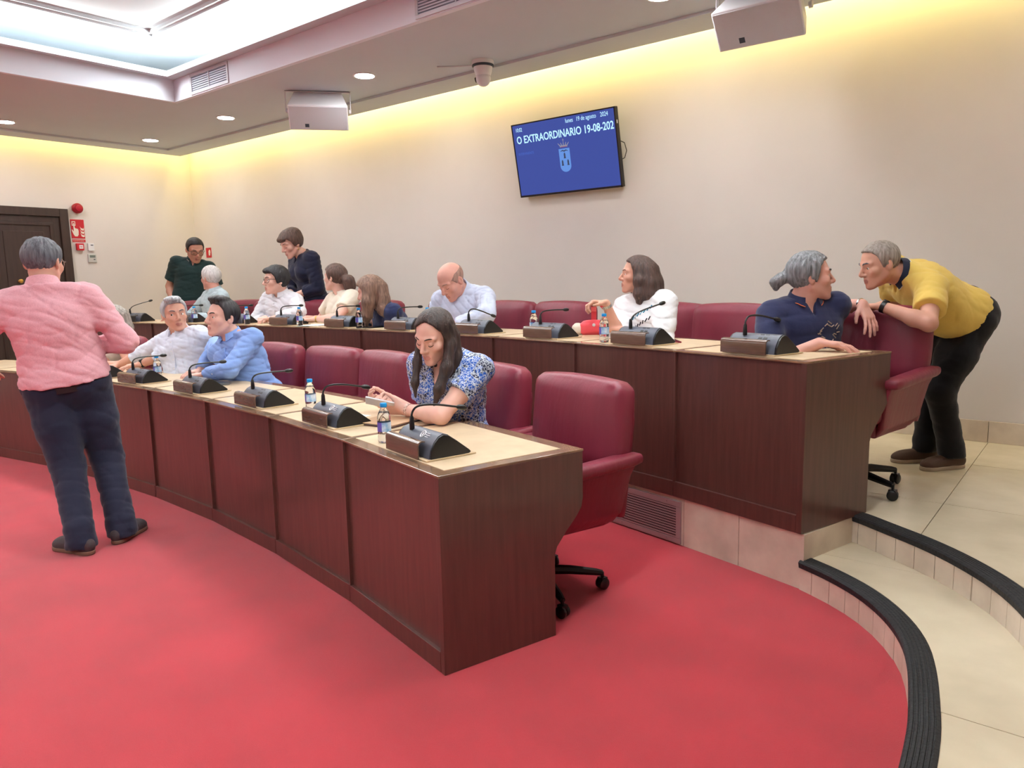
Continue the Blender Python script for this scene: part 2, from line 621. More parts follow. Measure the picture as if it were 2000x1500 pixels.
# -------- door on the left wall
DX = WALL_X
dr = structure(MB().box((DX + 0.03, 4.235, (ZP + 2.575) / 2), (0.06, 0.11, 2.575 - ZP)).build('door_1', M_DOORW, bevel=0.006))
MB().box((DX + 0.03, 3.27, 2.52), (0.06, 1.82, 0.11)).build('door_head', M_DOORW, dr, bevel=0.006)
MB().box((DX + 0.03, 2.305, (ZP + 2.575) / 2), (0.06, 0.11, 2.575 - ZP)).build('door_jamb', M_DOORW, dr, bevel=0.006)
for y0, y1 in ((2.36, 3.268), (3.272, 4.18)):
    lf = MB().box((DX + 0.015, (y0 + y1) / 2, (ZP + 2.465) / 2), (0.03, y1 - y0 - 0.006, 2.465 - ZP - 0.01)).build('door_leaf', M_DOORW, dr, bevel=0.003)
    for z0, z1 in ((0.45, 1.15), (1.28, 2.36)):
        c = (DX + 0.034, (y0 + y1) / 2, (z0 + z1) / 2)
        wy, wz = y1 - y0 - 0.22, z1 - z0
        b = MB()
        b.box((c[0], c[1] - wy / 2, c[2]), (0.024, 0.045, wz + 0.045)).box((c[0], c[1] + wy / 2, c[2]), (0.024, 0.045, wz + 0.045))
        b.box((c[0], c[1], c[2] - wz / 2), (0.024, wy, 0.045)).box((c[0], c[1], c[2] + wz / 2), (0.024, wy, 0.045))
        b.build('panel_moulding', M_DOORW, lf, bevel=0.008)
        MB().box((DX + 0.03, c[1], c[2]), (0.016, wy - 0.2, wz - 0.2)).build('raised_panel', M_DOORW, lf, bevel=0.012)
hb = MB().lathe([(0.028, 0), (0.028, 0.006), (0.012, 0.01), (0.011, 0.04), (0.026, 0.05), (0.026, 0.065), (0.012, 0.078)], (DX + 0.03, 3.62, 1.60), 12, axis=(1, 0, 0))
hb.build('door_handle', M_GOLD, dr, smooth=True)

# ================================================================== DESKS
ORD = ['', 'second', 'third', 'fourth', 'fifth', 'sixth', 'seventh', 'eighth', 'ninth', 'tenth', 'eleventh']


def panel_profile(depth_top, depth_bot, H):
    return [(0, 0), (depth_bot, 0), (depth_bot, H * 0.46), (depth_bot + 0.012, H * 0.50), (depth_bot + 0.06, H * 0.57),
            (depth_top - 0.035, H * 0.645), (depth_top - 0.008, H * 0.69), (depth_top, H * 0.74), (depth_top, H), (0, H)]


def desk(row, i, label, last=False):
    R, t0, dt, z0, zt = (FR, FT, FD, 0.0, DZF) if row == 0 else (BR, BT, BD, ZP - 0.004, DZB)
    a0, a1 = t0 - i * dt, t0 - (i + 1) * dt
    base = pos(R + 0.3, (a0 + a1) / 2, ZF if row == 0 else ZP)
    r = thing('council_desk', label, 'desk', base, 0, 'front row desks' if row == 0 else 'back row desks')
    A, B = pos(R, a0), pos(R, a1)
    tx = (B - A) / np.linalg.norm(B - A)            # along the front, towards photo left
    ny = np.array([-tx[1], tx[0], 0])
    if ny @ np.array([math.sin(a0), math.cos(a0), 0]) < 0:
        ny = -ny

    def Q(s, d, z, side):
        """s metres in from the end, d metres back from the front"""
        p0 = (A if side == 0 else B)
        dirr = np.array([math.sin(a0), math.cos(a0), 0]) if side == 0 else np.array([math.sin(a1), math.cos(a1), 0])
        p = p0 + dirr * d + (tx if side == 0 else -tx) * s
        return (p[0] - base[0], p[1] - base[1], z - base[2])

    def slab(name, s0, s1, d0, d1, zl, zh, m, bevel=0.0015):
        v = [Q(s0, d0, zl, 0), Q(s1, d0, zl, 1), Q(s1, d1, zl, 1), Q(s0, d1, zl, 0),
             Q(s0, d0, zh, 0), Q(s1, d0, zh, 1), Q(s1, d1, zh, 1), Q(s0, d1, zh, 0)]
        return MB().add(v, [(0, 1, 2, 3), (4, 7, 6, 5), (0, 4, 5, 1), (1, 5, 6, 2), (2, 6, 7, 3), (3, 7, 4, 0)]).build(name, m, r, bevel=bevel)

    D = 0.70
    e0 = 0.030 if i == 0 else 0.002
    slab('under_board', 0.03, 0.02, 0.04, D - 0.01, zt - 0.034, zt - 0.009, M_WOOD)
    slab('front_panel', e0, 0.002, 0.016, 0.036, z0 + 0.07, zt - 0.008, M_WOOD)
    slab('plinth', e0, 0.0015, 0.0, 0.034, z0, z0 + 0.085, M_WOOD)
    slab('desk_top', 0.0 if i == 0 else 0.0015, 0.0015, 0.0, D, zt - 0.009, zt, M_WOODTOP, 0.0015)
    slab('writing_surface', 0.06 if i == 0 else 0.022, 0.022, 0.062, D - 0.075, zt - 0.004, zt + 0.0022, M_INLAY, 0.001)

    def upright(name, side, s0, s1):
        prof = panel_profile(D - 0.006, 0.54, zt - z0 - 0.009)
        n = len(prof)
        v = [Q(s0, p[0], z0 + p[1], side) for p in prof] + [Q(s1, p[0], z0 + p[1], side) for p in prof]
        f = [tuple(range(n)), tuple(range(2 * n - 1, n - 1, -1))] + [(n + k, n + (k + 1) % n, (k + 1) % n, k) for k in range(n)]
        return MB().add(v, f).build(name, M_WOOD, r, bevel=0.0015)

    if i == 0:
        upright('end_panel', 0, -0.001, 0.028)
        # the edge of the top is veneered dark on the gable
        upright('divider_panel', 1, 0.0, 0.012)
    else:
        upright('divider_panel', 1, 0.002, 0.014)
    return r


NF, NB = 8, 11
for i in range(NF):
    desk(0, i, 'dark wood desk with beige top, ' + ('near right end of the front row' if i == 0 else ORD[i] + ' from the right in the front row'))
for i in range(NB):
    desk(1, i, 'dark wood desk with beige top, ' + ('right end of the raised back row' if i == 0 else ORD[i] + ' from the right in the raised back row'))

# ================================================================== CHAIRS


def cushion(c, size, r, bulge=0.0, n=9, tilt=None, taper=None):
    """rounded, slightly puffed box; returns verts, faces"""
    h = np.array(size) / 2
    vs, fs = [], []
    lin_ = np.linspace(-1, 1, n)
    lin_ = np.sign(lin_) * np.abs(lin_) ** 0.75
    for ax in range(3):
        for sg in (-1, 1):
            off = len(vs)
            for a in lin_:
                for b in lin_:
                    p = np.zeros(3)
                    p[ax], p[(ax + 1) % 3], p[(ax + 2) % 3] = sg, a, b
                    q = p * h
                    inner = np.clip(q, -(h - r), h - r)
                    d = q - inner
                    l = np.linalg.norm(d)
                    w = inner + d / max(l, 1e-9) * r if l > 1e-9 else q
                    big = (1 - p[(ax + 1) % 3] ** 2) * (1 - p[(ax + 2) % 3] ** 2)
                    w[ax] += sg * bulge * big
                    vs.append(w)
            for i in range(n - 1):
                for j in range(n - 1):
                    q4 = (off + i * n + j, off + (i + 1) * n + j, off + (i + 1) * n + j + 1, off + i * n + j + 1)
                    fs.append(q4 if sg > 0 else q4[::-1])
    v = np.array(vs)
    if taper is not None:
        v[:, 0] *= 1 + taper * v[:, 2] / h[2]
    if tilt:
        a = tilt
        y, z = v[:, 1].copy(), v[:, 2].copy()
        v[:, 1], v[:, 2] = y * math.cos(a) - z * math.sin(a), y * math.sin(a) + z * math.cos(a)
    return v + np.array(c), fs


def cushion_obj(name, args, m, parent, mods=None):
    b = MB()
    b.add(*cushion(*args[0], **args[1]))
    me = b.build(name, m, parent, smooth=False)
    bm = bmesh.new()
    bm.from_mesh(me.data)
    bmesh.ops.remove_doubles(bm, verts=bm.verts, dist=0.0005)
    bmesh.ops.recalc_face_normals(bm, faces=bm.faces)
    bm.to_mesh(me.data)
    bm.free()
    for p in me.data.polygons:
        p.use_smooth = True
    return me


def make_chair(label, group):
    r = thing('swivel_armchair', label, 'chair', (0, 0, 0), 0, group)
    cushion_obj('backrest', (((0, -0.285, 0.80), (0.62, 0.15, 0.43), 0.055), dict(bulge=0.018, tilt=0.10, n=11)), M_LEATHER, r)
    cushion_obj('back_shell', (((0, -0.335, 0.62), (0.56, 0.06, 0.52), 0.028), dict(tilt=0.13)), M_LEATHER, r)
    cushion_obj('seat', (((0, 0.02, 0.47), (0.54, 0.60, 0.13), 0.055), dict(bulge=0.02, n=9, tilt=0.05)), M_LEATHER, r)
    cushion_obj('seat_shell', (((0, 0.0, 0.385), (0.50, 0.52, 0.09), 0.03), dict(tilt=0.03)), M_LEATHER, r)
    for s in (-1, 1):
        pts = []
        # outer side flap: from the seat shell up to the arm pad
        prof = [(0.24, 0.345), (0.285, 0.40), (0.30, 0.50), (0.315, 0.585), (0.335, 0.635)]
        b = MB()
        v, f = [], []
        ys = [(-0.335, 0.30, 0), (-0.30, 1, 0), (-0.1, 1, 0), (0.1, 1, 0), (0.22, 1, 0), (0.275, 1, 0)]
        yl = np.linspace(-0.335, 0.27, 8)
        for y in yl:
            cutz = 0.0
            for (x, z) in prof:
                k = (z - 0.345) / 0.29
                yy = y * (0.82 + 0.18 * k)
                v.append((s * x, yy, z))
            for (x, z) in prof[::-1]:
                k = (z - 0.345) / 0.29
                yy = y * (0.82 + 0.18 * k)
                v.append((s * (x - 0.035), yy, z + 0.004))
        n = 2 * len(prof)
        for i in range(len(yl) - 1):
            f += [(i * n + k, i * n + (k + 1) % n, (i + 1) * n + (k + 1) % n, (i + 1) * n + k) for k in range(n)]
        f += [tuple(range(n)), tuple((len(yl) - 1) * n + k for k in range(n - 1, -1, -1))]
        b.add(v, f)
        b.build('side_panel', M_LEATHER, r, bevel=0.012, smooth=True, bseg=2)
        cushion_obj('armrest', (((s * 0.325, -0.035, 0.655), (0.095, 0.64, 0.062), 0.03), dict(tilt=-0.03, n=9)), M_LEATHER, r)
    MB().lathe([(0.032, 0.10), (0.032, 0.25), (0.022, 0.25), (0.022, 0.34)], seg=14).build('gas_column', M_BLACK, r, smooth=True)
    MB().box((0, 0, 0.335), (0.22, 0.24, 0.03)).build('mechanism', M_BLACK, r, bevel=0.006)
    MB().lathe([(0.05, 0.075), (0.052, 0.10), (0.045, 0.125), (0.034, 0.13)], seg=14).build('base_hub', M_BLACK, r, smooth=True)
    for k in range(5):
        a = math.radians(18 + 72 * k)
        d = np.array([math.cos(a), math.sin(a), 0])
        leg = MB()
        leg.tube([d * 0.03 + [0, 0, 0.105], d * 0.16 + [0, 0, 0.10], d * 0.285 + [0, 0, 0.085], d * 0.315 + [0, 0, 0.08]], [0.026, 0.023, 0.018, 0.014], 8)
        lo = leg.build('base_leg', M_BLACK, r, smooth=True)
        c = MB()
        tdir = np.array([-math.sin(a + 0.6), math.cos(a + 0.6), 0])
        cc = d * 0.315 + np.array([0, 0, 0.0285])
        for sg in (-1, 1):
            c.lathe([(0.012, -0.011), (0.024, -0.011), (0.0285, -0.005), (0.0285, 0.006), (0.02, 0.011)], cc + tdir * 0.0135 * sg, 14, axis=tdir * sg)
        c.tube([d * 0.315 + [0, 0, 0.085], cc + [0, 0, 0.028]], 0.008, 6)
        c.box(cc + np.array([0, 0, 0.022]), (0.035, 0.035, 0.018))
        c.build('caster', M_BLACK, lo, smooth=True)
    return r


chair0 = make_chair('x', 'x')
_used = [False]


def chair(row, m, R, label, twist=0.0, xy=None):
    zf = ZF if row == 0 else ZP
    t = (FT - m * FD) if row == 0 else (BT - m * BD)
    p = pos(R, t, zf)
    if xy is not None:
        p = np.array([xy[0], xy[1], zf])
    g = 'front row chairs' if row == 0 else 'back row chairs'
    rz = math.pi - t + twist
    if not _used[0]:
        _used[0] = True
        chair0.location, chair0.rotation_euler = p, (0, 0, rz)
        chair0['label'], chair0['group'] = label, g
        return chair0
    return dup(chair0, p, rz, label, g)


RCF, RCB = 13.46, 15.16
chair(0, 0.46, RCF, 'empty burgundy leather swivel armchair at the near right end of the front row', 0.0)
chair(0, 1.32, RCF + 0.03, 'burgundy leather swivel armchair under the woman in the blue floral blouse', 0.05)
chair(0, 2.52, RCF + 0.05, 'empty burgundy armchair just left of the woman in the floral blouse', -0.05)
chair(0, 3.20, RCF + 0.05, 'empty burgundy armchair in the front row, second to the right of the man in blue', 0.06)
chair(0, 4.02, RCF + 0.02, 'empty burgundy armchair directly beside the man in the light blue shirt', 0.0)
chair(0, 4.72, RCF - 0.02, 'burgundy armchair under the dark-haired man in the light blue shirt', 0.0)
chair(0, 5.6, RCF, 'burgundy armchair under the grey-haired man in the white shirt', 0.0)
chair(0, 6.55, RCF, 'burgundy armchair under the long-haired woman in the grey tank top', 0.0)
chair(1, 0.22, RCB, 'burgundy swivel armchair leaned on by the bending man in the yellow polo', 0.15, xy=(-1.13, 4.40))
chair(1, 1.40, RCB + 0.05, 'burgundy armchair behind the ponytailed man in the navy polo shirt', 0.1)
chair(1, 2.08, RCB + 0.05, 'burgundy armchair behind the woman in the white blouse', 0.0)
chair(1, 3.30, RCB + 0.05, 'empty burgundy armchair just left of the woman in the white blouse', 0.0)
chair(1, 4.05, RCB + 0.05, 'burgundy armchair right of the bald man in the pale shirt', 0.0)
chair(1, 4.95, RCB + 0.10, 'burgundy armchair behind the bald man in the pale shirt, mostly hidden', 0.0)
chair(1, 6.15, RCB + 0.10, 'burgundy armchair behind the woman with long light brown hair', 0.0)
chair(1, 7.22, RCB + 0.12, 'burgundy armchair between the man in glasses and the woman with the bun', 0.0)
chair(1, 7.98, RCB + 0.0, 'burgundy armchair under the man with glasses in the white shirt', 0.0)
chair(1, 8.78, RCB + 0.36, 'empty burgundy armchair near the corner, left of the man in glasses', 0.25)
chair(1, 9.55, RCB + 0.05, 'burgundy armchair under the white-haired man', 0.0)

# ================================================================== TELEVISION
def emis(name, rgb, s=1.0):
    return mat(name, (0, 0, 0), 0.4, emit=rgb, estr=s, spec=0.1)


tv = thing('wall_television', 'flat blue wall screen announcing an extraordinary session, tilted down on the cream back wall', 'screen', (-4.155, 5.995, 2.655))
tv.rotation_euler = (math.radians(11.5), 0, 0)
TW, TH = 1.18, 0.70
MB().box((0, 0.012, 0), (TW, 0.05, TH)).build('television_body', M_BLACK, tv, bevel=0.006)
fr = MB()
for c, s in (((0, -0.014, TH / 2 - 0.006), (TW, 0.012, 0.012)), ((0, -0.014, -TH / 2 + 0.009), (TW, 0.012, 0.018)),
             ((-TW / 2 + 0.006, -0.014, 0), (0.012, 0.012, TH)), ((TW / 2 - 0.006, -0.014, 0), (0.012, 0.012, TH))):
    fr.box(c, s)
fr.build('bezel', M_BLACK, tv)
M_SCREEN = emis('screen_blue', (68, 84, 164), 0.95)
MB().box((0, -0.0145, 0.003), (TW - 0.02, 0.004, TH - 0.026)).build('display', M_SCREEN, tv)
M_TXT = emis('screen_text', (186, 232, 255), 1.25)
M_TXT2 = emis('screen_text_faint', (74, 104, 196), 1.0)
M_TAB = emis('screen_tab', (66, 88, 182), 1.0)
RX = (math.pi / 2, 0, 0)
text_mesh('headline', 'O EXTRAORDINARIO 19-08-202', 0.098, M_TXT, tv, (-0.545, -0.0168, 0.165), RX, bold=0.0016, xs=0.80)
text_mesh('clock_text', '10:02', 0.052, M_TXT, tv, (-0.545, -0.0168, 0.275), RX, xs=0.72)
text_mesh('date_text', 'lunes', 0.056, M_TXT, tv, (0.05, -0.0168, 0.283), RX, xs=0.75)
text_mesh('date_text', '19 de agosto', 0.056, M_TXT, tv, (0.17, -0.0168, 0.283), RX, xs=0.75)
text_mesh('date_text', '2024', 0.056, M_TXT, tv, (0.432, -0.0168, 0.283), RX, xs=0.75)
text_mesh('faint_text', 'INTERVINIENTE', 0.034, M_TXT2, tv, (-0.545, -0.0168, 0.055), RX, xs=0.8)
# coat of arms: crown over a pale blue shield with three little towers
M_SH = emis('shield_blue', (104, 150, 226), 1.0)
M_TW = emis('shield_tower', (62, 70, 96), 1.0)
M_CRN = emis('crown_grey', (148, 146, 164), 1.0)
M_CRR = emis('crown_red', (150, 90, 120), 1.0)
crest = MB()
shp = [(-0.062, 0.06), (0.062, 0.06), (0.062, -0.10)] + [(0.062 * math.cos(a), -0.10 - 0.055 * math.sin(a)) for a in np.linspace(0.2, math.pi - 0.2, 9)] + [(-0.062, -0.10)]
n = len(shp)
crest.add([(0.0 + p[0], -0.0170, p[1]) for p in shp] + [(p[0], -0.0166, p[1]) for p in shp],
          [tuple(range(n)), tuple(range(2 * n - 1, n - 1, -1))] + [(k, n + k, n + (k + 1) % n, (k + 1) % n) for k in range(n)])
cr = crest.build('shield', M_SH, tv)
for (x, z) in ((0, -0.005), (-0.032, -0.07), (0.032, -0.07)):
    MB().box((x, -0.0173, z), (0.018, 0.0008, 0.034)).box((x, -0.0173, z + 0.021), (0.012, 0.0008, 0.01)).box((x, -0.0173, z - 0.021), (0.024, 0.0008, 0.008)).build('tower', M_TW, cr)
b = MB()
b.tube([(-0.042, -0.0172, 0.036), (-0.02, -0.0172, 0.044), (0, -0.0172, 0.036), (0.02, -0.0172, 0.044), (0.042, -0.0172, 0.036)], [0.002, 0.005, 0.006, 0.005, 0.002], 6)
b.build('eagle', M_TW, cr)
b = MB()
b.box((0, -0.0172, 0.082), (0.085, 0.0008, 0.016), mi=0)
for k in range(5):
    x = -0.05 + k * 0.025
    b.tube([(x * 0.8, -0.0172, 0.088), (x * 1.25, -0.0172, 0.118 - abs(k - 2) * 0.003)], [0.005, 0.0025], 5)
b.box((0, -0.0172, 0.135), (0.005, 0.0008, 0.03)).box((0, -0.0172, 0.139), (0.018, 0.0008, 0.005))
b.build('crown', M_CRN, cr)
MB().box((0, -0.0174, 0.076), (0.07, 0.0006, 0.006)).build('crown_band', M_CRR, cr)
MB().box((TW / 2 + 0.001, 0.0, 0.22), (0.003, 0.012, 0.03)).build('port_sticker', M_WHITE, tv)
MB().box((0, 0.08, 0.0), (0.30, 0.09, 0.20)).build('wall_bracket', M_BLACK, tv, bevel=0.004)
MB().tube([(TW / 2 - 0.03, 0.05, 0.06), (TW / 2 + 0.02, 0.06, 0.03), (TW / 2 + 0.035, 0.06, -0.04), (TW / 2 + 0.01, 0.055, -0.10), (TW / 2 - 0.05, 0.05, -0.12)], 0.004, 6).build('cable', M_BLACK, tv, smooth=True)

# ================================================================== CEILING FITTINGS
M_LED = mat('led_disc', (255, 255, 255), 0.5, emit=(252, 252, 255), estr=DOWNLIGHT)


def downlight(x, y, label):
    r = thing('recessed_downlight', label, 'ceiling light', (x, y, Z_SOF), 0, 'recessed downlights')
    MB().lathe([(0.088, 0.002), (0.110, 0.0), (0.112, -0.006), (0.098, -0.010), (0.088, -0.0055)], seg=28).build('rim', M_WHITE, r, smooth=True)
    MB().lathe([(0.0905, -0.0090), (0.0905, -0.0065)], seg=28).build('diffuser', M_LED, r)


def on_plane(px, py, z):
    p = onz(px, py, z)
    return p[0], p[1]


for (px, py), lb in (((712, 148), 'round recessed downlight left of the dome camera'), ((441, 230), 'round recessed downlight left of the white box speaker above the back row'),
                     ((294, 274), 'round recessed downlight nearest the room corner'), ((10, 238), 'round recessed downlight cut by the left edge of the photo'),
                     ((1290, -8), 'round recessed downlight just above the top edge, between dome camera and right speaker')):
    downlight(*on_plane(px, py, Z_SOF - 0.004), lb)

for x_, y_, lb in ((0.3, 4.95, 'recessed downlight above the end of the back row'), (-10.2, 0.8, 'recessed downlight above the left aisle, nearer the door'), (-10.2, -1.8, 'recessed downlight at the far end of the left aisle')):
    downlight(x_, y_, lb)

for (xa, xb), lb in (((-7.66, -6.93), 'white louvred air vent in the ceiling fascia near the corner'), ((-4.29, -3.45), 'white louvred air vent in the ceiling fascia at the top of the photo')):
    r = thing('air_vent', lb, 'vent', ((xa + xb) / 2, TR_Y1 - 0.001, (Z_SOF + Z_TRAY) / 2), 0, 'fascia air vents')
    w, h = xb - xa, Z_TRAY - Z_SOF - 0.02
    b = MB()
    for c, s in (((0, -0.008, h / 2 - 0.014), (w, 0.016, 0.028)), ((0, -0.008, -h / 2 + 0.014), (w, 0.016, 0.028)),
                 ((-w / 2 + 0.014, -0.008, 0), (0.028, 0.016, h - 0.056)), ((w / 2 - 0.014, -0.008, 0), (0.028, 0.016, h - 0.056)), ((0, -0.008, 0), (0.012, 0.014, h - 0.056))):
        b.box(c, s)
    b.build('vent_frame', M_METALW, r, bevel=0.002)
    MB().box((0, 0.0, 0), (w - 0.04, 0.004, h - 0.04)).build('vent_backing', mat('vent_black', (26, 30, 36), 0.7), r)
    for k in range(7):
        z = -h / 2 + 0.028 + (k + 0.5) * (h - 0.056) / 7
        a = math.radians(-35)
        MB().box((0, -0.007, z), (w - 0.056, 0.014, 0.0025), rot=[[1, 0, 0], [0, math.cos(a), -math.sin(a)], [0, math.sin(a), math.cos(a)]]).build('slat', mat('vent_slat', (132, 142, 156), 0.5), r)


def speaker(x, y, rz, tilt, drop, label):
    r = thing('box_speaker', label, 'speaker', (x, y, Z_SOF), rz, 'white ceiling speakers')
    ct, st = math.cos(tilt), math.sin(tilt)
    rot = np.array([[1, 0, 0], [0, ct, -st], [0, st, ct]])

    def tr(v):
        return np.asarray(v) @ rot.T + np.array([0, 0, -drop])
    # trapezoid cabinet, grille side = -y
    poly = [(-0.30, -0.13), (0.30, -0.13), (0.24, 0.14), (-0.24, 0.14)]
    b = MB()
    v = [(p[0], p[1], -0.14) for p in poly] + [(p[0], p[1], 0.14) for p in poly]
    b.add(tr(v), [(0, 1, 2, 3), (7, 6, 5, 4), (0, 4, 5, 1), (1, 5, 6, 2), (2, 6, 7, 3), (3, 7, 4, 0)])
    b.build('cabinet', M_WHITE, r, bevel=0.012)
    MB().add(tr([(-0.288, -0.136, -0.128), (0.288, -0.136, -0.128), (0.288, -0.136, 0.128), (-0.288, -0.136, 0.128),
                 (-0.288, -0.128, -0.128), (0.288, -0.128, -0.128), (0.288, -0.128, 0.128), (-0.288, -0.128, 0.128)]),
             [(0, 1, 2, 3), (4, 7, 6, 5), (0, 4, 5, 1), (1, 5, 6, 2), (2, 6, 7, 3), (3, 7, 4, 0)]).build('grille', mat('grille_grey', (205, 205, 210), 0.6, bump=0.5, bscale=300), r, bevel=0.004)
    MB().add(tr([(-0.14, -0.1375, -0.10), (-0.10, -0.1375, -0.10), (-0.10, -0.1375, -0.062), (-0.14, -0.1375, -0.062),
                 (-0.14, -0.135, -0.10), (-0.10, -0.135, -0.10), (-0.10, -0.135, -0.062), (-0.14, -0.135, -0.062)]),
             [(0, 1, 2, 3), (4, 7, 6, 5), (0, 4, 5, 1), (1, 5, 6, 2), (2, 6, 7, 3), (3, 7, 4, 0)]).build('badge', M_DARKGREY, r)
    b = MB()
    b.box((0, 0, -0.012), (0.66, 0.05, 0.008))
    for s in (-1, 1):
        b.box((s * 0.325, 0, -drop / 2 - 0.01), (0.008, 0.045, drop))
        b.lathe([(0.022, -0.01), (0.022, 0.012)], (s * 0.318, 0, -drop), 10, axis=(1, 0, 0))
    b.build('mounting_bracket', M_METALW, r, bevel=0.001)
    MB().tube([(0.1, 0.02, -0.012), (0.11, 0.05, -0.06), (0.06, 0.06, -drop + 0.1)], 0.004, 6).build('cable', M_METALW, r)


speaker(-6.55, 4.98, math.radians(50), math.radians(42), 0.20, 'white box speaker on a bracket under the ceiling, left of the screen')
speaker(-2.02, 5.30, math.radians(2), math.radians(40), 0.20, 'white box speaker cut by the top edge, upper right of the photo')

_dx, _dy = on_plane(943, 119, Z_SOF)
dm = thing('dome_camera', 'small white dome camera hanging from the ceiling above the screen', 'camera', (_dx, _dy, Z_SOF))
MB().lathe([(0.098, 0.0), (0.102, -0.012), (0.10, -0.034), (0.085, -0.042)], seg=26).build('mount_plate', M_WHITE, dm, smooth=True)
MB().lathe([(0.098, -0.036), (0.100, -0.048), (0.088, -0.056)], seg=26).build('seal_ring', M_DARKGREY, dm, smooth=True)
MB().lathe([(0.088, -0.05), (0.080, -0.09), (0.068, -0.13)], seg=24).build('neck_shell', M_WHITE, dm, smooth=True)
MB().sphere((0, 0, -0.155), 0.068, 20, 14).build('camera_ball', M_WHITE, dm, smooth=True)
MB().lathe([(0.022, 0.0), (0.024, 0.012), (0.018, 0.016)], (-0.052, -0.03, -0.16), 14, axis=(-0.82, -0.5, -0.25)).build('lens', M_BLACK, dm, smooth=True)
MB().tube([(-0.09, 0, -0.02), (-0.18, -0.02, -0.012), (-0.30, -0.09, -0.012), (-0.42, -0.16, -0.005)], 0.006, 6).build('cable', M_METALW, dm, smooth=True)

# ================================================================== LEFT WALL FITTINGS
LX = WALL_X


def wall_thing(name, label, cat, y, z, group=None):
    return thing(name, label, cat, (LX, y, z), 0, group)


t = wall_thing('alarm_sounder', 'round red alarm sounder beside the top corner of the door', 'alarm', 4.415, 2.592)
MB().lathe([(0.055, 0.0), (0.055, 0.03), (0.068, 0.035), (0.070, 0.075), (0.058, 0.09), (0.03, 0.098)], seg=22, axis=(1, 0, 0)).build('sounder_body', M_REDP, t, smooth=True)
MB().lathe([(0.045, 0.088), (0.040, 0.106), (0.01, 0.109)], seg=18, axis=(1, 0, 0)).build('sounder_cap', mat('alarm_red2', (176, 24, 46), 0.3), t, smooth=True)

t = wall_thing('fire_alarm_sign', 'square red fire alarm sign with white hand and flames', 'sign', 4.413, 2.312)
MB().box((0.002, 0, 0), (0.004, 0.176, 0.262)).build('sign_plate', M_RED, t)
M_SW = mat('sign_white', (232, 222, 206), 0.5)


def flat(name, pts, x=0.0045, m=None):
    n = len(pts)
    return MB().add([(x, p[0], p[1]) for p in pts] + [(x + 0.0008, p[0], p[1]) for p in pts],
                    [tuple(range(n)), tuple(range(2 * n - 1, n - 1, -1))] + [(k, (k + 1) % n, n + (k + 1) % n, n + k) for k in range(n)]).build(name, m or M_SW, t)


def sgn(pts):
    return [(-0.088 + u * 0.176, 0.131 - v * 0.262) for u, v in pts]


flat('hand', sgn([(.20, .42), (.27, .40), (.31, .46), (.52, .50), (.55, .60), (.53, .80), (.44, .89), (.26, .89), (.17, .80), (.06, .60), (.05, .52), (.09, .53), (.19, .64), (.20, .50)]))
flat('button_frame', sgn([(.09, .10), (.36, .10), (.36, .33), (.09, .33)]))
flat('button_gap', sgn([(.14, .14), (.31, .14), (.31, .29), (.14, .29)]), 0.0054, M_RED)
flat('pointing_finger', sgn([(.19, .20), (.27, .20), (.29, .50), (.20, .50)]), 0.0062)
for k in range(3):
    o = k * 0.17
    flat('flame', sgn([(.66, .36 + o * 0.9), (.74, .44 + o), (.92, .48 + o), (.97, .40 + o), (.96, .56 + o), (.86, .58 + o), (.74, .54 + o)]))
t = wall_thing('sign_strip', 'thin red caption strip below the fire alarm sign', 'sign', 4.415, 2.150)
MB().box((0.002, 0, 0), (0.004, 0.17, 0.036)).build('strip_plate', M_RED, t)
text_mesh('caption', 'PULSADOR DE ALARMA', 0.019, M_SW, t, (0.0045, -0.078, -0.007), (math.pi / 2, 0, math.pi / 2), xs=0.72)
t = wall_thing('fire_call_point', 'small red fire alarm call point below the sign', 'alarm', 4.412, 2.065)
MB().box((0.022, 0, 0), (0.044, 0.098, 0.096)).build('box', M_RED, t, bevel=0.006)
MB().box((0.0455, 0.008, 0), (0.004, 0.05, 0.05)).build('press_plate', M_WHITE, t, bevel=0.001)
MB().box((0.048, 0.008, 0), (0.002, 0.03, 0.008)).build('press_mark', M_RED, t)
t = wall_thing('thermostat', 'white wall thermostat, upper of the two beside the door', 'thermostat', 4.56, 2.066)
MB().box((0.014, 0, 0), (0.028, 0.082, 0.108)).build('case', M_WHITE, t, bevel=0.006)
MB().box((0.0285, 0.01, 0.026), (0.002, 0.034, 0.012)).build('window', M_DARKGREY, t)
t = wall_thing('room_controller', 'grey-white wall controller with small display, lower of the two beside the door', 'thermostat', 4.565, 1.908)
MB().box((0.013, 0, 0), (0.026, 0.112, 0.118)).build('case', mat('controller_grey', (196, 196, 190), 0.5), t, bevel=0.006)
MB().box((0.0265, 0.0, 0.026), (0.002, 0.074, 0.034)).build('display', mat('lcd', (112, 124, 118), 0.3), t)
MB().box((0.0265, 0.022, -0.016), (0.002, 0.024, 0.012)).build('button', M_DARKGREY, t)

t = thing('extinguisher_sign', 'small red sign on the back wall behind the man in green', 'sign', (-10.99, WALL_Y, 1.995))
MB().box((0, -0.003, 0), (0.15, 0.006, 0.15)).build('sign_plate', M_RED, t)
b = MB()
b.lathe([(0.012, -0.045), (0.016, -0.04), (0.016, 0.02), (0.008, 0.032), (0.006, 0.045)], (0.03, -0.0065, 0), 8)
b.tube([(0.03, -0.0065, 0.042), (0.055, -0.0065, 0.03), (0.058, -0.0065, -0.01)], 0.003, 5)
b.build('pictogram', M_SW, t)

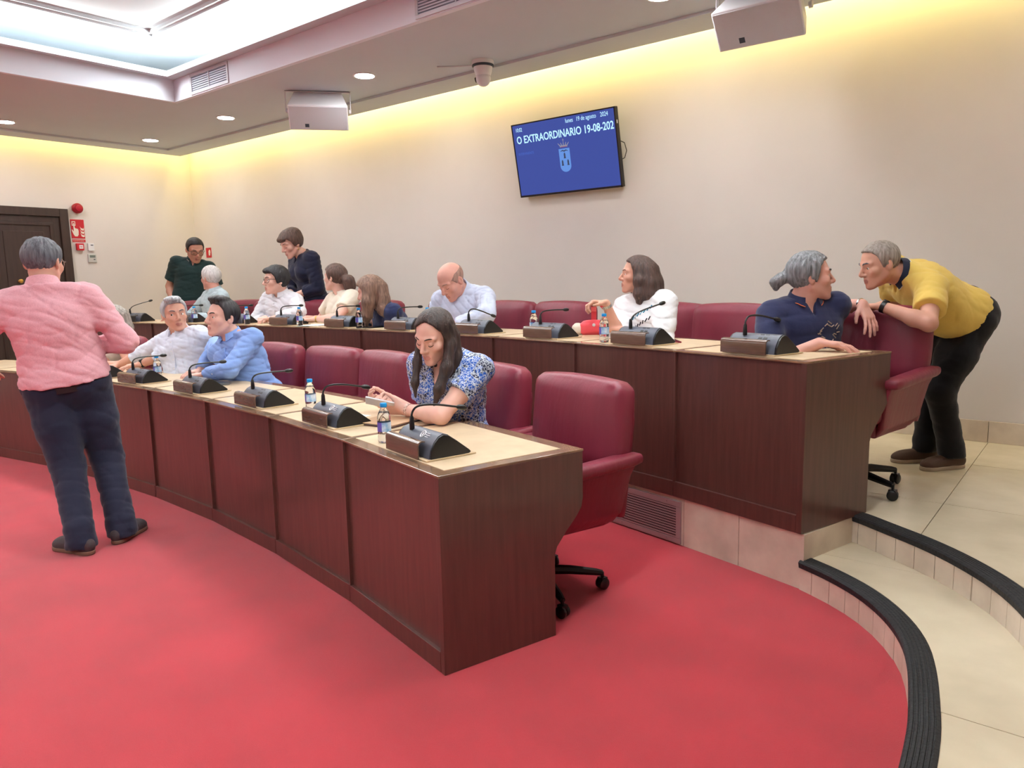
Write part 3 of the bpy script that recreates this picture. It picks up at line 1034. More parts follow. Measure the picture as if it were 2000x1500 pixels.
# vent grille in the front of the platform
_p0, _p1 = onz(1196, 1018, 0), onz(1334, 1064, 0)
_a0, _a1 = ang(_p0), ang(_p1)
_am = (_a0 + _a1) / 2
_gw = RIS * abs(_a1 - _a0)
gr = thing('floor_vent_grille', 'metal louvred vent grille set in the pale platform front under the back row', 'vent', pos(RIS - 0.0235, _am, 0.130), -_am)
GH = 0.245
b = MB()
for c, s in (((0, 0, GH / 2 - 0.016), (_gw, 0.012, 0.032)), ((0, 0, -GH / 2 + 0.016), (_gw, 0.012, 0.032)),
             ((-_gw / 2 + 0.016, 0, 0), (0.032, 0.012, GH - 0.064)), ((_gw / 2 - 0.016, 0, 0), (0.032, 0.012, GH - 0.064))):
    b.box(c, s)
M_GRILL = mat('grille_metal', (176, 160, 160), 0.4, metal=0.4)
b.build('grille_frame', M_GRILL, gr, bevel=0.002)
MB().box((0, 0.004, 0), (_gw - 0.05, 0.004, GH - 0.05)).build('grille_backing', mat('grille_dark', (40, 18, 22), 0.8), gr)
for k in range(12):
    z = -GH / 2 + 0.032 + (k + 0.5) * (GH - 0.064) / 12
    MB().box((0, -0.001, z), (_gw - 0.06, 0.009, 0.0078)).build('slat', M_GRILL, gr)
for sx in (-1, 1):
    for sz in (-1, 1):
        MB().lathe([(0.005, 0), (0.004, 0.003)], (sx * (_gw / 2 - 0.1), -0.006, sz * (GH / 2 - 0.016)), 8, axis=(0, -1, 0)).build('screw', M_GRILL, gr)

# ================================================================== CONFERENCE MICROPHONES


def solve_angle(px, R, z):
    lo, hi = -0.45, 0.40
    for _ in range(50):
        m = (lo + hi) / 2
        if proj(pos(R, m, z))[0] < px:
            lo = m
        else:
            hi = m
    return (lo + hi) / 2


M_COVER = mat('mic_cover_wood', (92, 66, 52), 0.22, var=0.15, vscale=25, stretch=(0.4, 4, 4), coat=0.5)


def make_mic(label, group, neck, logo=False, dark=False):
    r = thing('conference_microphone', label, 'microphone', (0, 0, 0), 0, group)
    MB().box((0.01, 0.135, 0.004), (0.315, 0.235, 0.006)).build('base_plate', M_BEIGEM, r, bevel=0.001)
    # bent front cover
    prof = [(0, 0.007), (0.0, 0.062), (0.004, 0.072), (0.012, 0.078), (0.026, 0.080), (0.036, 0.077), (0.036, 0.073), (0.026, 0.075), (0.014, 0.073), (0.008, 0.068), (0.006, 0.06), (0.006, 0.007)]
    MB().profile_x(prof, -0.145, 0.128).build('front_cover', M_BLACK if dark else M_COVER, r, smooth=True)
    con = [(0.037, 0.007), (0.044, 0.042), (0.062, 0.074), (0.082, 0.094), (0.104, 0.103), (0.126, 0.097), (0.170, 0.066), (0.225, 0.022), (0.232, 0.013), (0.228, 0.007)]
    MB().profile_x(con, -0.13, 0.152).build('console', M_CONSOLE, r, smooth=True)
    cap = [(0.040, 0.007)] + [(y, z * 0.97) for y, z in con[1:-1]] + [(0.222, 0.007)]
    for s in ((0.152, 0.163), (-0.141, -0.13)):
        MB().profile_x(cap, s[0], s[1]).build('side_cap', M_BLACK, r, bevel=0.003)

    def top(y):
        return float(np.interp(y, [c[0] for c in con[1:5]], [c[1] for c in con[1:5]]))
    b = MB()
    for x in (0.045, 0.075):
        y0, y1 = 0.066, 0.092
        b.add([(x - 0.011, y0, top(y0) + 0.002), (x + 0.011, y0, top(y0) + 0.002), (x + 0.011, y1, top(y1) + 0.002), (x - 0.011, y1, top(y1) + 0.002),
               (x - 0.011, y0, top(y0) - 0.004), (x + 0.011, y0, top(y0) - 0.004), (x + 0.011, y1, top(y1) - 0.004), (x - 0.011, y1, top(y1) - 0.004)],
              [(0, 1, 2, 3), (4, 7, 6, 5), (0, 4, 5, 1), (1, 5, 6, 2), (2, 6, 7, 3), (3, 7, 4, 0)])
    if not logo:
        b.build('push_button', M_BLACK, r)
    else:
        y = 0.076
        s = (top(0.084) - top(0.068)) / 0.016
        v = [(0.045 + 0.014 * math.cos(a), y + 0.011 * math.sin(a), top(y) + 0.0012 + s * 0.011 * math.sin(a)) for a in np.linspace(0, 2 * math.pi, 17)[:-1]]
        lg = MB().tube(v, 0.0032, 5, closed=True)
        for k in range(3):
            yy = 0.070 + k * 0.006
            lg.tube([(0.066, yy, top(yy) + 0.001), (0.095 + 0.006 * (k % 2), yy, top(yy) + 0.001)], 0.0021, 4)
        lg.tube([(0.045, y - 0.006, top(y - 0.006) + 0.001), (0.045, y + 0.006, top(y + 0.006) + 0.001)], 0.003, 4)
        lg.build('printed_emblem', M_WHITE, r)['kind'] = 'stuff'
    bx, by = -0.055, 0.080
    MB().lathe([(0.011, 0.0), (0.011, 0.02), (0.009, 0.05), (0.006, 0.058)], (bx, by, 0.092), 12).build('neck_socket', M_BLACK, r, smooth=True)
    pts = [np.array([bx, by, 0.135])] + [np.array([bx + q[0], by + q[1] * 0.9, 0.096 + q[2] * 0.62]) for q in neck]
    # Chaikin
    for _ in range(2):
        q = [pts[0]]
        for a, c in zip(pts[:-1], pts[1:]):
            q += [a * 0.75 + c * 0.25, a * 0.25 + c * 0.75]
        pts = q + [pts[-1]]
    MB().tube(pts, 0.0048, 8).build('gooseneck', M_BLACK, r, smooth=True)
    d = pts[-1] - pts[-3]
    d /= np.linalg.norm(d)
    e = pts[-1]
    MB().tube([e - d * 0.005, e, e + d * 0.012, e + d * 0.028, e + d * 0.04, e + d * 0.046], [0.005, 0.009, 0.0125, 0.0125, 0.010, 0.004], 10).build('microphone_capsule', M_BLACK, r, smooth=True)
    return r


NA = [(0, 0, 0.11), (0.0, 0.03, 0.155), (0.01, 0.12, 0.15), (0.02, 0.24, 0.112)]
NBk = [(0, 0, 0.10), (0.0, 0.03, 0.135), (0.01, 0.12, 0.142), (0.02, 0.23, 0.138)]
NC = [(0, 0, 0.07), (0.0, 0.03, 0.125), (0.0, 0.12, 0.165), (0.01, 0.28, 0.215)]
ND = [(0, 0, 0.11), (0.0, 0.04, 0.145), (0.0, 0.13, 0.115), (0.01, 0.25, 0.05)]
protos = {}
mic_specs = [
    (0, 786, NA, True, 'desk microphone at the near right end of the front row, with a white printed emblem'),
    (0, 615, NA, True, 'desk microphone in front of the woman in the floral blouse, with a white printed emblem'),
    (0, 479, NBk, False, 'third desk microphone from the right end of the front row'),
    (0, 358, NBk, False, 'desk microphone in front of the man in the light blue shirt'),
    (0, 248, NBk, False, 'desk microphone in front of the grey-haired man in the white shirt'),
    (0, 172, NBk, False, 'desk microphone of the front row half hidden by the man in pink'),
    (1, 1452, NA, False, 'desk microphone at the right end of the back row, before the navy polo man'),
    (1, 1227, NC, False, 'desk microphone in front of the woman in the white blouse, gooseneck raised'),
    (1, 1050, NBk, False, 'back row desk microphone left of the woman in the white blouse'),
    (1, 910, ND, False, 'desk microphone in front of the bald man, right behind the seated front row woman'),
    (1, 772, NBk, False, 'back row desk microphone right of the woman with long light brown hair'),
    (1, 653, NBk, False, 'back row desk microphone in front of the woman with the bun'),
    (1, 544, NBk, False, 'back row desk microphone in front of the man with glasses in white'),
    (1, 448, NBk, False, 'back row desk microphone behind the man in the light blue shirt, mostly hidden'),
    (1, 352, NBk, False, 'back row desk microphone in front of the white-haired man, mostly hidden'),
    (1, 250, NC, False, 'black desk microphone at the far left of the back row, gooseneck raised'),
]
for row, px, neck, logo, lb in mic_specs:
    R0, zt = (FR + 0.045, DZF) if row == 0 else (BR + 0.045, DZB)
    a = solve_angle(px, R0, zt)
    key = (id(neck), logo, px == 250)
    g = 'front row microphones' if row == 0 else 'back row microphones'
    if key not in protos:
        protos[key] = make_mic(lb, g, neck, logo, px == 250)
        o = protos[key]
        o.location, o.rotation_euler = pos(R0, a, zt + 0.0022), (0, 0, -a)
    else:
        dup(protos[key], pos(R0, a, zt + 0.0022), -a, lb, g)

# ================================================================== BOTTLES


def make_bottle(label):
    r = thing('water_bottle', label, 'bottle', (0, 0, 0), 0, 'small water bottles')
    prof = [(0.020, 0.0), (0.027, 0.003), (0.030, 0.012), (0.030, 0.03), (0.0288, 0.036), (0.030, 0.042), (0.030, 0.096), (0.0288, 0.102), (0.030, 0.108),
            (0.029, 0.118), (0.024, 0.136), (0.016, 0.150), (0.0125, 0.156), (0.0125, 0.162)]
    MB().lathe(prof, seg=18).build('bottle_body', M_GLASS, r, smooth=True)
    MB().lathe([(0.0295 - 0.002, 0.004), (0.028, 0.03), (0.0268, 0.036), (0.028, 0.042), (0.028, 0.10), (0.027, 0.118), (0.0215, 0.136)], seg=16).build('water', M_WATER, r, smooth=True)
    MB().lathe([(0.0145, 0.160), (0.0155, 0.162), (0.0155, 0.175), (0.014, 0.178)], seg=18).build('cap', M_CAP, r, smooth=True)
    b, n = MB(), 18
    lb = [(0.0306 * math.cos(2 * math.pi * k / n), 0.0306 * math.sin(2 * math.pi * k / n)) for k in range(n)]
    v = [(x, y, 0.052) for x, y in lb] + [(x, y, 0.094) for x, y in lb]
    b.add(v, [(k, (k + 1) % n, n + (k + 1) % n, n + k) for k in range(n)])
    b.m = [1 if k % 9 in (0, 1, 2) else 0 for k in range(n)]
    b.build('label_sleeve', M_LABEL, r, mats=[M_LABEL, M_PURPLE], smooth=True)
    return r


bot0 = None
for row, px, R, rz, lb in [
        (0, 752, FR + 0.115, 1.0, 'water bottle beside the nearest microphone of the front row'),
        (0, 608, FR + 0.25, 0.6, 'water bottle left of the floral-bloused woman, behind a microphone'),
        (0, 309, FR + 0.33, 1.0, 'water bottle between the white-shirted and blue-shirted men in front'),
        (1, 1180, BR + 0.10, 3.6, 'water bottle in front of the woman in the white blouse'),
        (1, 1043, BR + 0.22, 2.0, 'water bottle standing behind the third back row microphone'),
        (1, 836, BR + 0.30, 2.0, 'water bottle in front of the bald man, showing its blue cap'),
        (1, 702, BR + 0.08, 1.2, 'water bottle in front of the woman with long light brown hair'),
        (1, 586, BR + 0.08, 1.2, 'water bottle beside the microphone of the woman with the bun'),
        (1, 483, BR + 0.10, 1.2, 'water bottle in front of the man with glasses in white'),
        (1, 381, BR + 0.12, 1.2, 'water bottle in front of the white-haired man'),
        (1, 221, BR + 0.25, 1.2, 'water bottle at the far left, left of the black microphone')]:
    zt = DZF if row == 0 else DZB
    a = solve_angle(px, R, zt)
    if bot0 is None:
        bot0 = make_bottle(lb)
        bot0.location, bot0.rotation_euler = pos(R, a, zt + 0.0025), (0, 0, rz)
    else:
        dup(bot0, pos(R, a, zt + 0.0025), rz, lb)

# ================================================================== SMALL THINGS ON THE DESKS


def on_desk(row, px, R):
    zt = (DZF if row == 0 else DZB) + 0.0026
    a = solve_angle(px, R, zt)
    return pos(R, a, zt), a


def flat_thing(name, label, cat, row, px, R, rz, parts):
    p, a = on_desk(row, px, R)
    t = thing(name, label, cat, p, -a + rz)
    for nm, c, s, m, bv in parts:
        MB().box(c, s).build(nm, m, t, bevel=bv)
    return t


M_LAP = mat('laptop_grey', (96, 100, 108), 0.35, metal=0.3)
flat_thing('closed_laptop', 'closed grey laptop under the hands of the man in light blue', 'laptop', 0, 398, FR + 0.33, 0.05,
           [('laptop_base', (0, 0, 0.006), (0.32, 0.22, 0.012), M_LAP, 0.004), ('laptop_lid', (0, 0, 0.0155), (0.32, 0.22, 0.006), M_LAP, 0.003), ('rear_hinge', (0, -0.108, 0.010), (0.2, 0.008, 0.012), M_BLACK, 0.001)])
flat_thing('leather_folder', 'brown document folder lying in front of the floral-bloused woman', 'folder', 0, 770, FR + 0.40, 0.35,
           [('lower_cover', (0, 0, 0.003), (0.24, 0.32, 0.005), mat('folder_brown', (84, 56, 50), 0.5), 0.001), ('paper_sheets', (0, 0, 0.008), (0.225, 0.30, 0.005), M_PAPER, 0.0),
            ('upper_cover', (0, 0, 0.013), (0.24, 0.32, 0.004), mat('folder_tan', (196, 160, 124), 0.5), 0.001)])
flat_thing('white_card', 'small white card on the desk left of the floral-bloused woman', 'paper', 0, 690, FR + 0.33, 0.3,
           [('card', (0, 0, 0.001), (0.19, 0.075, 0.002), M_PAPER, 0.0)])
t = flat_thing('paper_sheets', 'pale green and white paper sheets before the woman with the bun', 'paper', 1, 618, BR + 0.20, 0.4,
               [('upper_sheet', (0, 0, 0.004), (0.21, 0.297, 0.0015), M_PAPER, 0.0), ('lower_sheet', (-0.03, 0.01, 0.002), (0.21, 0.297, 0.002), mat('mint_paper', (196, 226, 206), 0.7), 0.0)])
flat_thing('dark_tablet', 'dark tablet on the desk before the woman with long light brown hair', 'tablet', 1, 728, BR + 0.22, 0.2,
           [('tablet_case', (0, 0, 0.005), (0.17, 0.24, 0.008), M_BLACK, 0.003), ('tablet_screen', (0, 0, 0.0095), (0.15, 0.22, 0.001), mat('screen_black', (10, 10, 12), 0.1), 0.0)])
flat_thing('phone_in_case', 'phone in a dark red case on the back row desk', 'phone', 1, 1312, BR + 0.37, 0.9,
           [('phone_case', (0, 0, 0.005), (0.085, 0.16, 0.010), mat('case_red', (128, 30, 44), 0.5), 0.003), ('phone_screen', (0, 0, 0.0105), (0.07, 0.145, 0.001), mat('screen_black', (10, 10, 12), 0.1), 0.0)])

# ================================================================== PEOPLE (signed distance bodies, meshed by surface nets)
F32 = np.float32


def unit(v):
    v = np.asarray(v, float)
    return v / (np.linalg.norm(v) + 1e-12)


def smin(a, b, k):
    h = np.maximum(k - np.abs(a - b), 0) / k
    return np.minimum(a, b) - h * h * k * 0.25


def smax(a, b, k):
    return -smin(-a, -b, k)


def p_cone(p, a, b, ra, rb):
    a, b = np.asarray(a, F32), np.asarray(b, F32)
    ba = b - a
    q = p - a
    t = np.clip(q @ ba / F32(ba @ ba + 1e-12), 0, 1)
    d = q - t[:, None] * ba
    return np.sqrt((d * d).sum(1)) - (F32(ra) + t * F32(rb - ra))


def p_ell(p, c, M, r):
    q = (p - np.asarray(c, F32)) @ np.asarray(M, F32).T
    r = np.asarray(r, F32)
    k0 = np.sqrt(((q / r) ** 2).sum(1))
    k1 = np.sqrt(((q / (r * r)) ** 2).sum(1)) + 1e-9
    return k0 * (k0 - 1) / k1


class Prims:
    """list of primitives blended with smooth minimum; with a bounding sphere"""

    def __init__(self):
        self.l = []

    def cone(self, a, b, ra, rb, k=0.02):
        self.l.append(('c', np.asarray(a, float), np.asarray(b, float), ra, rb, k))
        return self

    def ell(self, c, M, r, k=0.02):
        self.l.append(('e', np.asarray(c, float), np.asarray(M, float), r, None, k))
        return self

    def bound(self):
        pts = []
        for q in self.l:
            if q[0] == 'c':
                pts += [q[1] - q[3], q[1] + q[3], q[2] - q[4], q[2] + q[4]]
            else:
                m = max(q[3])
                pts += [q[1] - m, q[1] + m]
        pts = np.array(pts)
        return pts.min(0), pts.max(0)

    def ev(self, p, e=0.0):
        d = None
        for q in self.l:
            x = p_cone(p, q[1], q[2], q[3], q[4]) if q[0] == 'c' else p_ell(p, q[1], q[2], q[3])
            d = x if d is None else smin(d, x, F32(q[5]))
        return d - F32(e)


def mesh_sdf(fn, lo, hi, h, block=6, margin=0.02):
    """naive surface nets on a grid evaluated only near the surface"""
    lo = np.asarray(lo, float) - 2 * h
    n = np.ceil((np.asarray(hi, float) + 2 * h - lo) / (h * block)).astype(int) + 1
    cc = [lo[i] + (np.arange(n[i]) + 0.5) * h * block for i in range(3)]
    G = np.stack(np.meshgrid(*cc, indexing='ij'), -1).reshape(-1, 3).astype(F32)
    dc = fn(G)
    half = h * block * 0.87 * 1.15 + margin
    act = np.abs(dc) < half
    N = n * block
    D = np.repeat(np.repeat(np.repeat(np.where(dc < 0, -1, 1).reshape(n).astype(F32), block, 0), block, 1), block, 2)
    ids = np.argwhere(act.reshape(n))
    off = np.stack(np.meshgrid(*[np.arange(block)] * 3, indexing='ij'), -1).reshape(-1, 3)
    I = (ids[:, None, :] * block + off[None]).reshape(-1, 3)
    P = (lo + I * h).astype(F32)
    vals = np.empty(len(P), F32)
    for s in range(0, len(P), 400000):
        vals[s:s + 400000] = fn(P[s:s + 400000])
    D[I[:, 0], I[:, 1], I[:, 2]] = vals
    S = D < 0
    cnt = np.zeros(np.array(D.shape) - 1, np.uint8)
    for dx in (0, 1):
        for dy in (0, 1):
            for dz in (0, 1):
                cnt += S[dx:D.shape[0] - 1 + dx, dy:D.shape[1] - 1 + dy, dz:D.shape[2] - 1 + dz]
    cells = np.argwhere((cnt > 0) & (cnt < 8))
    vid = np.full(cnt.shape, -1, np.int32)
    vid[cells[:, 0], cells[:, 1], cells[:, 2]] = np.arange(len(cells))
    cor = np.array([(dx, dy, dz) for dx in (0, 1) for dy in (0, 1) for dz in (0, 1)])
    V8 = np.stack([D[cells[:, 0] + c[0], cells[:, 1] + c[1], cells[:, 2] + c[2]] for c in cor], 1)
    acc = np.zeros((len(cells), 3))
    w = np.zeros(len(cells))
    for a in range(8):
        for b in range(a + 1, 8):
            if np.abs(cor[a] - cor[b]).sum() != 1:
                continue
            va, vb = V8[:, a], V8[:, b]
            cr_ = (va < 0) != (vb < 0)
            t = np.where(cr_, va / (va - vb + 1e-12), 0)
            acc += np.where(cr_[:, None], cor[a] + t[:, None] * (cor[b] - cor[a]), 0)
            w += cr_
    verts = lo + (cells + acc / w[:, None]) * h
    quads = []
    for ax in range(3):
        sl0 = [slice(None)] * 3
        sl1 = [slice(None)] * 3
        sl0[ax], sl1[ax] = slice(0, -1), slice(1, None)
        cr_ = S[tuple(sl0)] != S[tuple(sl1)]
        e = np.argwhere(cr_)
        b1, b2 = (ax + 1) % 3, (ax + 2) % 3
        ok = (e[:, b1] > 0) & (e[:, b2] > 0) & (e[:, b1] < D.shape[b1] - 1) & (e[:, b2] < D.shape[b2] - 1)
        e = e[ok]
        inside = S[e[:, 0], e[:, 1], e[:, 2]]

        def cell(d1, d2):
            q = e.copy()
            q[:, b1] += d1
            q[:, b2] += d2
            return vid[q[:, 0], q[:, 1], q[:, 2]]
        Q = np.stack([cell(-1, -1), cell(0, -1), cell(0, 0), cell(-1, 0)], 1)
        Q[~inside] = Q[~inside][:, ::-1]
        quads.append(Q)
    Q = np.concatenate(quads)
    Q = Q[(Q >= 0).all(1)]
    return verts, Q


def biggest_piece(v, q):
    """keep the largest connected component"""
    lab = np.arange(len(v))
    while True:
        m = lab[q].min(1)
        new = lab.copy()
        for k in range(4):
            np.minimum.at(new, q[:, k], m)
        new = new[new]
        if (new == lab).all():
            break
        lab = new
    c = np.bincount(lab, minlength=len(v))
    keep = lab == c.argmax()
    idx = np.cumsum(keep) - 1
    q = q[keep[q].all(1)]
    return v[keep], idx[q]


def wrinkle(seed, amp, freq, direction=None):
    rs = np.random.RandomState(seed)
    freq, amp = freq * 2.1, amp * 0.72
    K = []
    for _ in range(5):
        d = unit(rs.normal(size=3) * (np.array([0.5, 0.5, 1.4]) if direction is None else np.array(direction)))
        K.append((d * freq * (0.6 + 0.9 * rs.rand()), rs.rand() * 6.28, 0.5 + rs.rand()))
    wv = unit(rs.normal(size=3)) * freq * 0.6

    def f(p):
        w = np.sin(p @ wv.astype(F32)) * 1.3
        s = 0
        for d, ph, a in K:
            x = np.sin(p @ d.astype(F32) + F32(ph) + w)
            s = s + F32(a) * (1 - np.abs(x)) ** 3
        return (s - 0.9) * F32(amp)
    return f


def frame(f, u_hint=(0, 0, 1)):
    f = unit(f)
    r = unit(np.cross(f, u_hint))
    u = np.cross(r, f)
    return r, f, u


def rot_about(v, axis, a):
    axis = unit(axis)
    v = np.asarray(v, float)
    return v * math.cos(a) + np.cross(axis, v) * math.sin(a) + axis * (axis @ v) * (1 - math.cos(a))


def ik(S, Wp, a, b, pole):
    d = Wp - S
    L = np.linalg.norm(d)
    Lc = min(max(L, abs(a - b) + 0.02), (a + b) * 0.995)
    u = d / L
    Wp = S + u * Lc
    x = (a * a - b * b + Lc * Lc) / (2 * Lc)
    hgt = math.sqrt(max(a * a - x * x, 0))
    pl = pole - u * (pole @ u)
    return S + u * x + unit(pl) * hgt, Wp


SKINS = {
    'fair': mat('skin_fair', (224, 176, 158), 0.5, var=0.05, vscale=14, sss=0.06),
    'tan': mat('skin_tan', (206, 154, 132), 0.5, var=0.05, vscale=14, sss=0.06),
    'red': mat('skin_ruddy', (214, 158, 142), 0.48, var=0.06, vscale=14, sss=0.06),
}
LIPS = {'fair': mat('lips_fair', (204, 140, 130), 0.45), 'tan': mat('lips_tan', (176, 116, 104), 0.45), 'red': mat('lips_ruddy', (188, 124, 112), 0.45)}
M_EYEW = mat('eye_white', (226, 222, 216), 0.25)
M_IRIS = mat('eye_iris', (62, 42, 30), 0.2)
M_PUP = mat('eye_pupil', (8, 8, 8), 0.15)
M_LASH = mat('lash_dark', (40, 26, 22), 0.6)


def hairmat(name, rgb, rgb2):
    return mat(name, rgb, 0.5, var=0.12, vscale=26, stretch=(3, 3, 0.35), rgb2=rgb2, bump=0.55, bscale=60, detail=6)


def hand_prims(pr, Wp, d, n, side, s, curl, spread=0.12, thumb=0.35):
    """side +1 right hand, -1 left. d fingers, n palm normal (towards the palm side)"""
    d = unit(d)
    n = unit(n - d * (np.asarray(n) @ d))
    th = np.cross(d, n) * side
    palm = Prims()
    base = []
    offs = [0.030, 0.0105, -0.0100, -0.0290]
    lens = [0.092, 0.096, 0.091, 0.082]
    for o, l in zip(offs, lens):
        b = Wp + (d * l + th * o) * s
        base.append(b)
        pr.cone(Wp + (d * 0.012 + th * o * 0.55) * s, b, 0.0155 * s, 0.0125 * s, 0.010)
    for i, b in enumerate(base):
        c = curl[i] if np.ndim(curl) else curl
        dd = unit(d + th * spread * (1.5 - i) * 0.55)
        segs = [[0.044, 0.026, 0.022], [0.048, 0.030, 0.023], [0.045, 0.028, 0.022], [0.035, 0.021, 0.020]][i]
        rad = [0.0092, 0.0085, 0.0078, 0.0068]
        p = b
        ax = np.cross(dd, n)
        for j, sl in enumerate(segs):
            dd = rot_about(dd, ax, c * (0.75, 1.05, 0.7)[j])
            q = p + dd * sl * s
            pr.cone(p, q, rad[j] * s, rad[j + 1] * s, 0.0045)
            p = q
    tb = Wp + (d * 0.022 + th * 0.020) * s
    td = unit(d * 0.72 + th * 0.62 + n * thumb)
    q1 = tb + td * 0.044 * s
    td2 = unit(td + d * 0.35 - th * 0.12 + n * 0.1)
    q2 = q1 + td2 * 0.031 * s
    td3 = unit(td2 + d * 0.3 - th * 0.1)
    q3 = q2 + td3 * 0.024 * s
    pr.cone(tb, q1, 0.0165 * s, 0.0118 * s, 0.012).cone(q1, q2, 0.0112 * s, 0.0098 * s, 0.006).cone(q2, q3, 0.0098 * s, 0.0078 * s, 0.005)
    return base


PEOPLE_LOG = []


class Person:
    def __init__(self, label, P, zf, face, s=1.0, girth=1.0, female=False, belly=0.0, skin='fair', head_px=None, lean=8, side=0, twist=0,
                 head=(0, 0, 0), neck=0.0, group=None, hs=1.0, vox=0.0048, nwt=(0.55, 0.5, 0.25), nl=None):
        """P pelvis (hip line) point; face: yaw relative to the direction towards the camera (deg, + = towards photo right)
        head=(yaw rel camera, pitch, roll); head_px: pixel of the head centre, solved with lean and side"""
        self.label, self.P, self.zf, self.s, self.g, self.female, self.belly, self.skin = label, np.array(P, float), zf, s, girth, female, belly, skin
        self.vox, self.hs, self.nwt, self.nl = vox, hs, nwt, (nl or (0.132 if female else 0.124))
        self.body_yaw = self.dirv(face, self.P)
        self.r0, self.f0, self.u0 = frame(self.body_yaw)
        self.twist, self.head_a, self.neck_b = twist, head, neck
        if head_px is not None:
            x = np.array([lean, side], float)
            for _ in range(14):
                self.spine(*x)
                e = proj(self.HC) - np.array(head_px)
                J = np.zeros((2, 2))
                for k in range(2):
                    y = x.copy()
                    y[k] += 0.5
                    self.spine(*y)
                    J[:, k] = (proj(self.HC) - np.array(head_px) - e) / 0.5
                try:
                    dx = -np.linalg.solve(J.T @ J + np.eye(2) * 0.3, J.T @ e)
                except Exception:
                    break
                x = np.clip(x + np.clip(dx, -8, 8), [-20, -34], [88, 34])
            lean, side = x
        self.spine(lean, side)
        PEOPLE_LOG.append((label[:40], 'lean %.1f side %.1f' % (lean, side), 'head err', np.round(proj(self.HC) - np.array(head_px if head_px is not None else proj(self.HC)), 1)))
        self.root = thing('person', label, 'person', (self.P[0], self.P[1], zf), 0, group)
        self.base = np.array([self.P[0], self.P[1], zf])
        self.arms = {}
        self.legs = {}
        self.torso = self.build_torso()
        PEOPLE_LOG.append(('   P', np.round(proj(self.P)), 'N', np.round(proj(self.N)), 'shR', np.round(proj(self.shoulder(1))), 'shL', np.round(proj(self.shoulder(-1))), 'Nz', np.round(self.N, 2), 'P', np.round(self.P, 2)))

    def dirv(self, a, at):
        c = unit((CAM - at) * np.array([1, 1, 0]))
        r = np.array([-c[1], c[0], 0])          # photo right as seen from the camera
        if r @ CR < 0:
            r = -r
        a = math.radians(a)
        return c * math.cos(a) + r * math.sin(a)

    def spine(self, lean, side):
        s = self.s
        a, b = math.radians(lean), math.radians(side)
        t = self.u0 * math.cos(a) + self.f0 * math.sin(a)
        t = unit(t * math.cos(b) + self.r0 * math.sin(b))
        self.t = t
        f = unit(self.f0 - t * (self.f0 @ t))
        r = np.cross(f, t)
        self.rp, self.fp = r, f
        tw = math.radians(self.twist)
        self.r = rot_about(r, t, -tw)
        self.f = rot_about(f, t, -tw)
        self.N = self.P + t * 0.515 * s
        hy, hp, hr = self.head_a
        fd = self.dirv(hy, self.N)
        hp = math.radians(hp)
        hf = fd * math.cos(hp) + np.array([0, 0, 1]) * math.sin(hp)
        rr, ff, uu = frame(hf)
        hr = math.radians(hr)
        self.hr = rr * math.cos(hr) + uu * math.sin(hr)
        self.hu = uu * math.cos(hr) - rr * math.sin(hr)
        self.hf = ff
        nd = unit(t * self.nwt[0] + self.hu * self.nwt[1] + np.array([0, 0, self.nwt[2]]))
        nd = unit(nd + self.f * 0.12 + self.f * self.neck_b)
        self.nd = nd
        self.HC = self.N + nd * self.nl * s + self.hf * 0.030 * s + self.hu * 0.012 * s
        self.M = np.stack([self.hr, self.hf, self.hu])
        self.yr, self.yf = frame(fd)[0], fd

    # ---- local helpers
    def HL(self, x, y, z):
        q = self.s * self.hs
        return self.HC + (self.hr * x + self.hf * y + self.hu * z) * q

    def build_torso(self):
        s, g, t, r, f, P, N = self.s, self.g, self.t, self.r, self.f, self.P, self.N
        T = Prims()
        Mp = np.stack([self.rp, self.fp, t])
        Mm = np.stack([unit(self.rp + r), unit(self.fp + f), t])
        Mc = np.stack([r, f, t])
        fem = self.female
        hipw = 0.178 if fem else 0.165
        T.ell(P + t * 0.03 * s, Mp, np.array([hipw * g, 0.118 * g, 0.125]) * s, 0.05)
        T.ell(P + t * 0.17 * s + self.fp * (0.008 + self.belly * 0.35) * s, Mm,
              np.array([(0.128 if fem else 0.148) * g + self.belly * 0.3, 0.104 * g + self.belly * 0.6, 0.15]) * s, 0.07)
        T.ell(P + t * 0.335 * s - f * 0.006 * s, Mc, np.array([(0.148 if fem else 0.168) * g, 0.112 * g, 0.17]) * s, 0.07)
        sw = (0.158 if fem else 0.174)
        self.sw = sw
        sh0 = N - t * 0.062 * s
        T.cone(sh0 - r * sw * 0.9 * s, sh0 + r * sw * 0.9 * s, 0.052 * s, 0.052 * s, 0.05)
        for k in (-1, 1):
            T.cone(N + self.nd * 0.02 * s - f * 0.012 * s, N - t * 0.05 * s + r * k * sw * 0.85 * s - f * 0.012 * s, 0.045 * s, 0.042 * s, 0.04)
            T.cone(N - t * 0.13 * s + r * k * 0.05 * s + f * 0.036 * s, N - t * 0.13 * s + r * k * 0.1 * s + f * 0.030 * s, 0.062 * s, 0.06 * s, 0.06)
            if fem:
                T.ell(P + t * 0.335 * s + r * k * 0.072 * s + f * 0.078 * s, Mc, np.array([0.070, 0.064, 0.068]) * s, 0.035)
            else:
                T.ell(P + t * 0.05 * s + self.rp * k * 0.07 * s - self.fp * 0.06 * s, Mp, np.array([0.085, 0.075, 0.09]) * s, 0.05)
        return T

    def shoulder(self, side):
        return self.N - self.t * 0.068 * self.s + self.r * side * (self.sw + 0.012) * self.s

